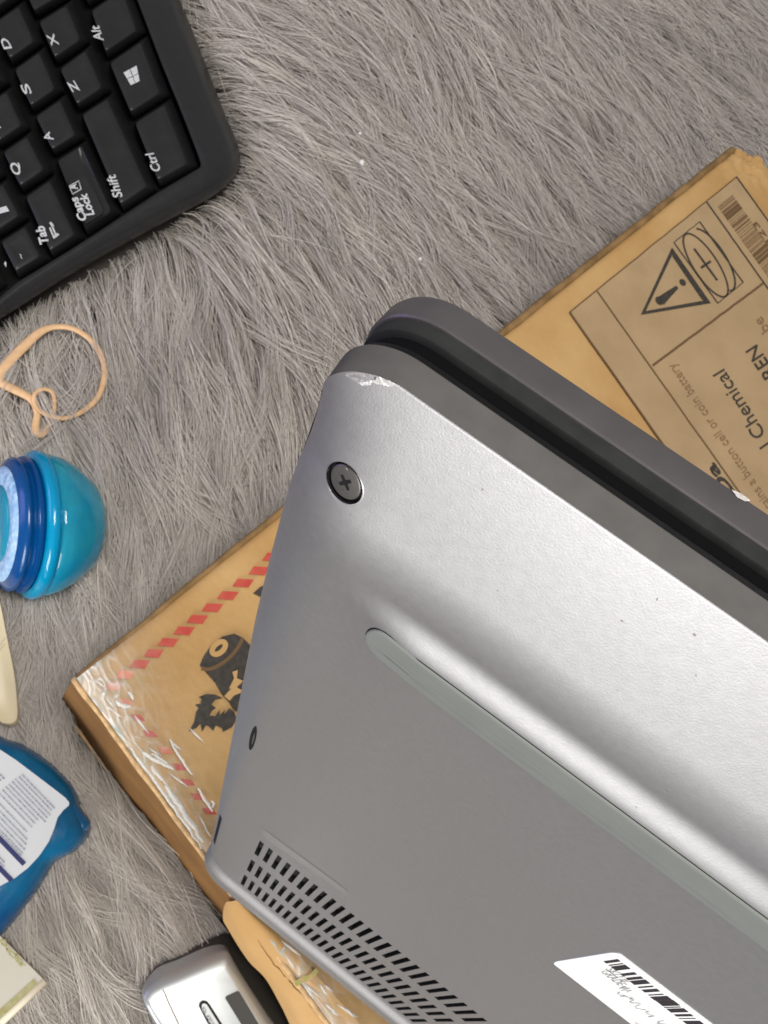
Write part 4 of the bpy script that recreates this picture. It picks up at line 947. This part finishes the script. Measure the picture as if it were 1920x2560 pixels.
def fur():
    cs = [at(-60, -60, 0), at(1990, -60, 0), at(1990, 2620, 0), at(-60, 2620, 0)]
    xs = [c.x for c in cs]; ys = [c.y for c in cs]
    x0, x1, y0, y1 = min(xs) - .09, max(xs) + .05, min(ys) - .05, max(ys) + .07
    mb = MB(); mb.poly([Vector((x0 - .05, y0 - .05, 0)), Vector((x1 + .05, y0 - .05, 0)), Vector((x1 + .05, y1 + .05, 0)), Vector((x0 - .05, y1 + .05, 0))]); mb.build('backing', M['backing'], rug)
    anch = [(1700, 100, 48), (1300, 200, 55), (1000, 120, 62), (720, 120, 62), (560, 60, 25), (600, 230, 20), (620, 420, 45), (900, 500, 62), (1200, 480, 52), (1500, 480, 48), (1880, 200, 55), (1750, 20, 40),
            (480, 650, 86), (800, 680, 66), (1080, 700, 40), (650, 950, 78), (420, 1000, 72), (200, 900, 82), (600, 1180, 84), (330, 1400, 96), (250, 1600, 90), (120, 1560, 82), (300, 2000, 68), (200, 2200, 66), (350, 2280, 88), (150, 2400, 58), (450, 2290, 62), (0, 700, 84), (-200, 1200, 84), (1500, 250, 50)]
    A = []
    for (x, y, a) in anch:
        p = at(x, y, .015); q = at(x + 10 * math.cos(math.radians(a)), y + 10 * math.sin(math.radians(a)), .015); d = (q - p).normalized(); A.append((p.x, p.y, d.x, d.y))
    A = np.array(A)
    sp = 0.0052
    gx, gy = np.meshgrid(np.arange(x0, x1, sp), np.arange(y0, y1, sp)); n = gx.size
    lx = gx.ravel() + rng.uniform(-.7, .7, n) * sp; ly = gy.ravel() + rng.uniform(-.7, .7, n) * sp
    # keep only what the picture (and a step aside) can see and what is not under the box
    a_, b_ = boxab(lx, ly)
    inbox = (a_ > .004) & (b_ > .004) & (a_ < L1 - .004) & (b_ < L2)
    keep = ~inbox
    lx, ly = lx[keep], ly[keep]; n = len(lx)
    d2 = (lx[:, None] - A[None, :, 0]) ** 2 + (ly[:, None] - A[None, :, 1]) ** 2; w = 1 / (d2 + 4e-4) ** 1.5
    dx = (w * A[None, :, 2]).sum(1); dy = (w * A[None, :, 3]).sum(1); ang = np.arctan2(dy, dx)
    def sn(fx, fy, ph): return np.sin(lx * fx + ph) * np.cos(ly * fy + ph * 1.7)
    ang += .20 * sn(50, 45, .3) + .16 * sn(110, 95, 1.9) + .05 * sn(240, 210, 4.1) + rng.normal(0, .10, n)
    K = 88; S = 9
    N = n * K
    lock_len = rng.uniform(.040, .068, n); lock_len *= 1 + .15 * sn(90, 80, 2.2)
    tint = np.clip(.42 + .15 * rng.normal(0, 1, n) + .10 * sn(110, 95, .8), 0, .75)
    lift = rng.uniform(.45, 1.0, n)
    curl = rng.normal(0, .28, n); wav = rng.uniform(.0010, .0038, n); wph = rng.uniform(0, 6.28, n); wfr = rng.uniform(3.5, 8, n)
    rep = lambda a: np.repeat(a, K)
    L = rep(lock_len) * rng.uniform(.72, 1.06, N); an = rep(ang) + rng.normal(0, .018, N)
    ox = rng.normal(0, .0021, N); oy = rng.normal(0, .0021, N)
    px, py = rep(lx), rep(ly); hz = rep(lift) * rng.uniform(.75, 1.15, N); cu = rep(curl) + rng.normal(0, .03, N)
    fz = rng.normal(0, .00022, (N, 2)); 
    pos = np.empty((N, S, 3), np.float32); x = px.copy(); y = py.copy(); ts = np.linspace(0, 1, S)
    cl = .13
    stray = rng.random(N) < .012; an = an + stray * rng.normal(0, .45, N)
    for k, t in enumerate(ts):
        if k:
            st = L * (ts[k] - ts[k - 1]); a = an + cu * t + 0.0
            x = x + np.cos(a) * st; y = y + np.sin(a) * st
        clump = 1 - (1 - cl) * t ** .8; clump = np.where(stray, 1.3, clump)
        wv = rep(wav) * np.sin(rep(wfr) * t + rep(wph)) * t
        # neighbours in a lock draw together toward its tip
        pos[:, k, 0] = x + ox * clump - np.sin(an) * wv + fz[:, 0] * t
        pos[:, k, 1] = y + oy * clump + np.cos(an) * wv + fz[:, 1] * t
        pos[:, k, 2] = .001 + .0150 * hz * np.sin(np.pi * (t * .78)) ** .6 + .002 * t + np.abs(oy) * 1.2
    # cut the strands that would run into solid things
    def blocked(P):
        X, Y, Z = P[..., 0], P[..., 1], P[..., 2]
        a, b = boxab(X, Y)
        return (a > .000) & (b > .000) & (a < L1) & (b < L2)
    ok = ~blocked(pos).any(1)
    # strands that hit the box are shortened instead of dropped
    bad = ~ok; nb_ = bad.sum()
    if nb_:
        P = pos[bad]; bl = blocked(P); first = np.argmax(bl, 1); keepn = first > 1
        P = P[keepn]; first = first[keepn]
        scale = (first - 1) / (S - 1)
        new = np.empty_like(P)
        for k in range(S):
            f_ = ts[k] * (first - 1); i0 = np.floor(f_).astype(int); i1 = np.minimum(i0 + 1, S - 1); fr = (f_ - i0)[:, None]
            new[:, k] = P[np.arange(len(P)), i0] * (1 - fr) + P[np.arange(len(P)), i1] * fr
        idxbad = np.where(bad)[0][keepn]; pos[idxbad] = new; ok[idxbad] = True
    # drop strands rooted well under the keyboard
    kq = [at(*k1(*p), .012) for p in [(1338, 415), (1452, 720), (1532, 910), (1556, 1010), (1540, 1110), (1480, 1190), (1350, 1285), (1000, 1475), (500, 1765), (0, 2074), (-500, 2380), (-1640, -440), (560, -1400), (860, -700), (1170, 0)]]
    def inpoly(X, Y, poly):
        ins = np.ones(len(X), bool); m = len(poly); s = None
        for i in range(m):
            a, b = poly[i], poly[(i + 1) % m]; cr = (b.x - a.x) * (Y - a.y) - (b.y - a.y) * (X - a.x)
            if s is None:
                cx = sum(p.x for p in poly) / m; cy = sum(p.y for p in poly) / m; s = np.sign((b.x - a.x) * (cy - a.y) - (b.y - a.y) * (cx - a.x))
            ins &= (cr * s > 0)
        return ins
    ok &= ~(inpoly(pos[:, 0, 0], pos[:, 0, 1], kq))
    for kk in range(1, S): ok &= ~(inpoly(pos[:, kk, 0], pos[:, kk, 1], kq) & (pos[:, kk, 2] > .004))
    pos = pos[ok]; tn = rep(tint)[ok]; N = len(pos)
    hc = bpy.data.hair_curves.new('fur'); hc.add_curves([S] * N)
    hc.attributes['position'].data.foreach_set('vector', pos.reshape(-1)) if 'position' in hc.attributes else hc.position_data.foreach_set('vector', pos.reshape(-1))
    rad = np.tile(np.array([.00011, .00011, .00011, .00011, .0001, .0001, .00009, .00007, .00003], np.float32), N)
    ra = hc.attributes.get('radius') or hc.attributes.new('radius', 'FLOAT', 'POINT'); ra.data.foreach_set('value', rad)
    ta = hc.attributes.new('tint', 'FLOAT', 'CURVE'); ta.data.foreach_set('value', tn.astype(np.float32))
    o = bpy.data.objects.new('fur', hc); C.objects.link(o); hc.materials.append(M['fur']); o.parent = rug; o['kind'] = 'stuff'
    print('FUR strands', N)
fur()
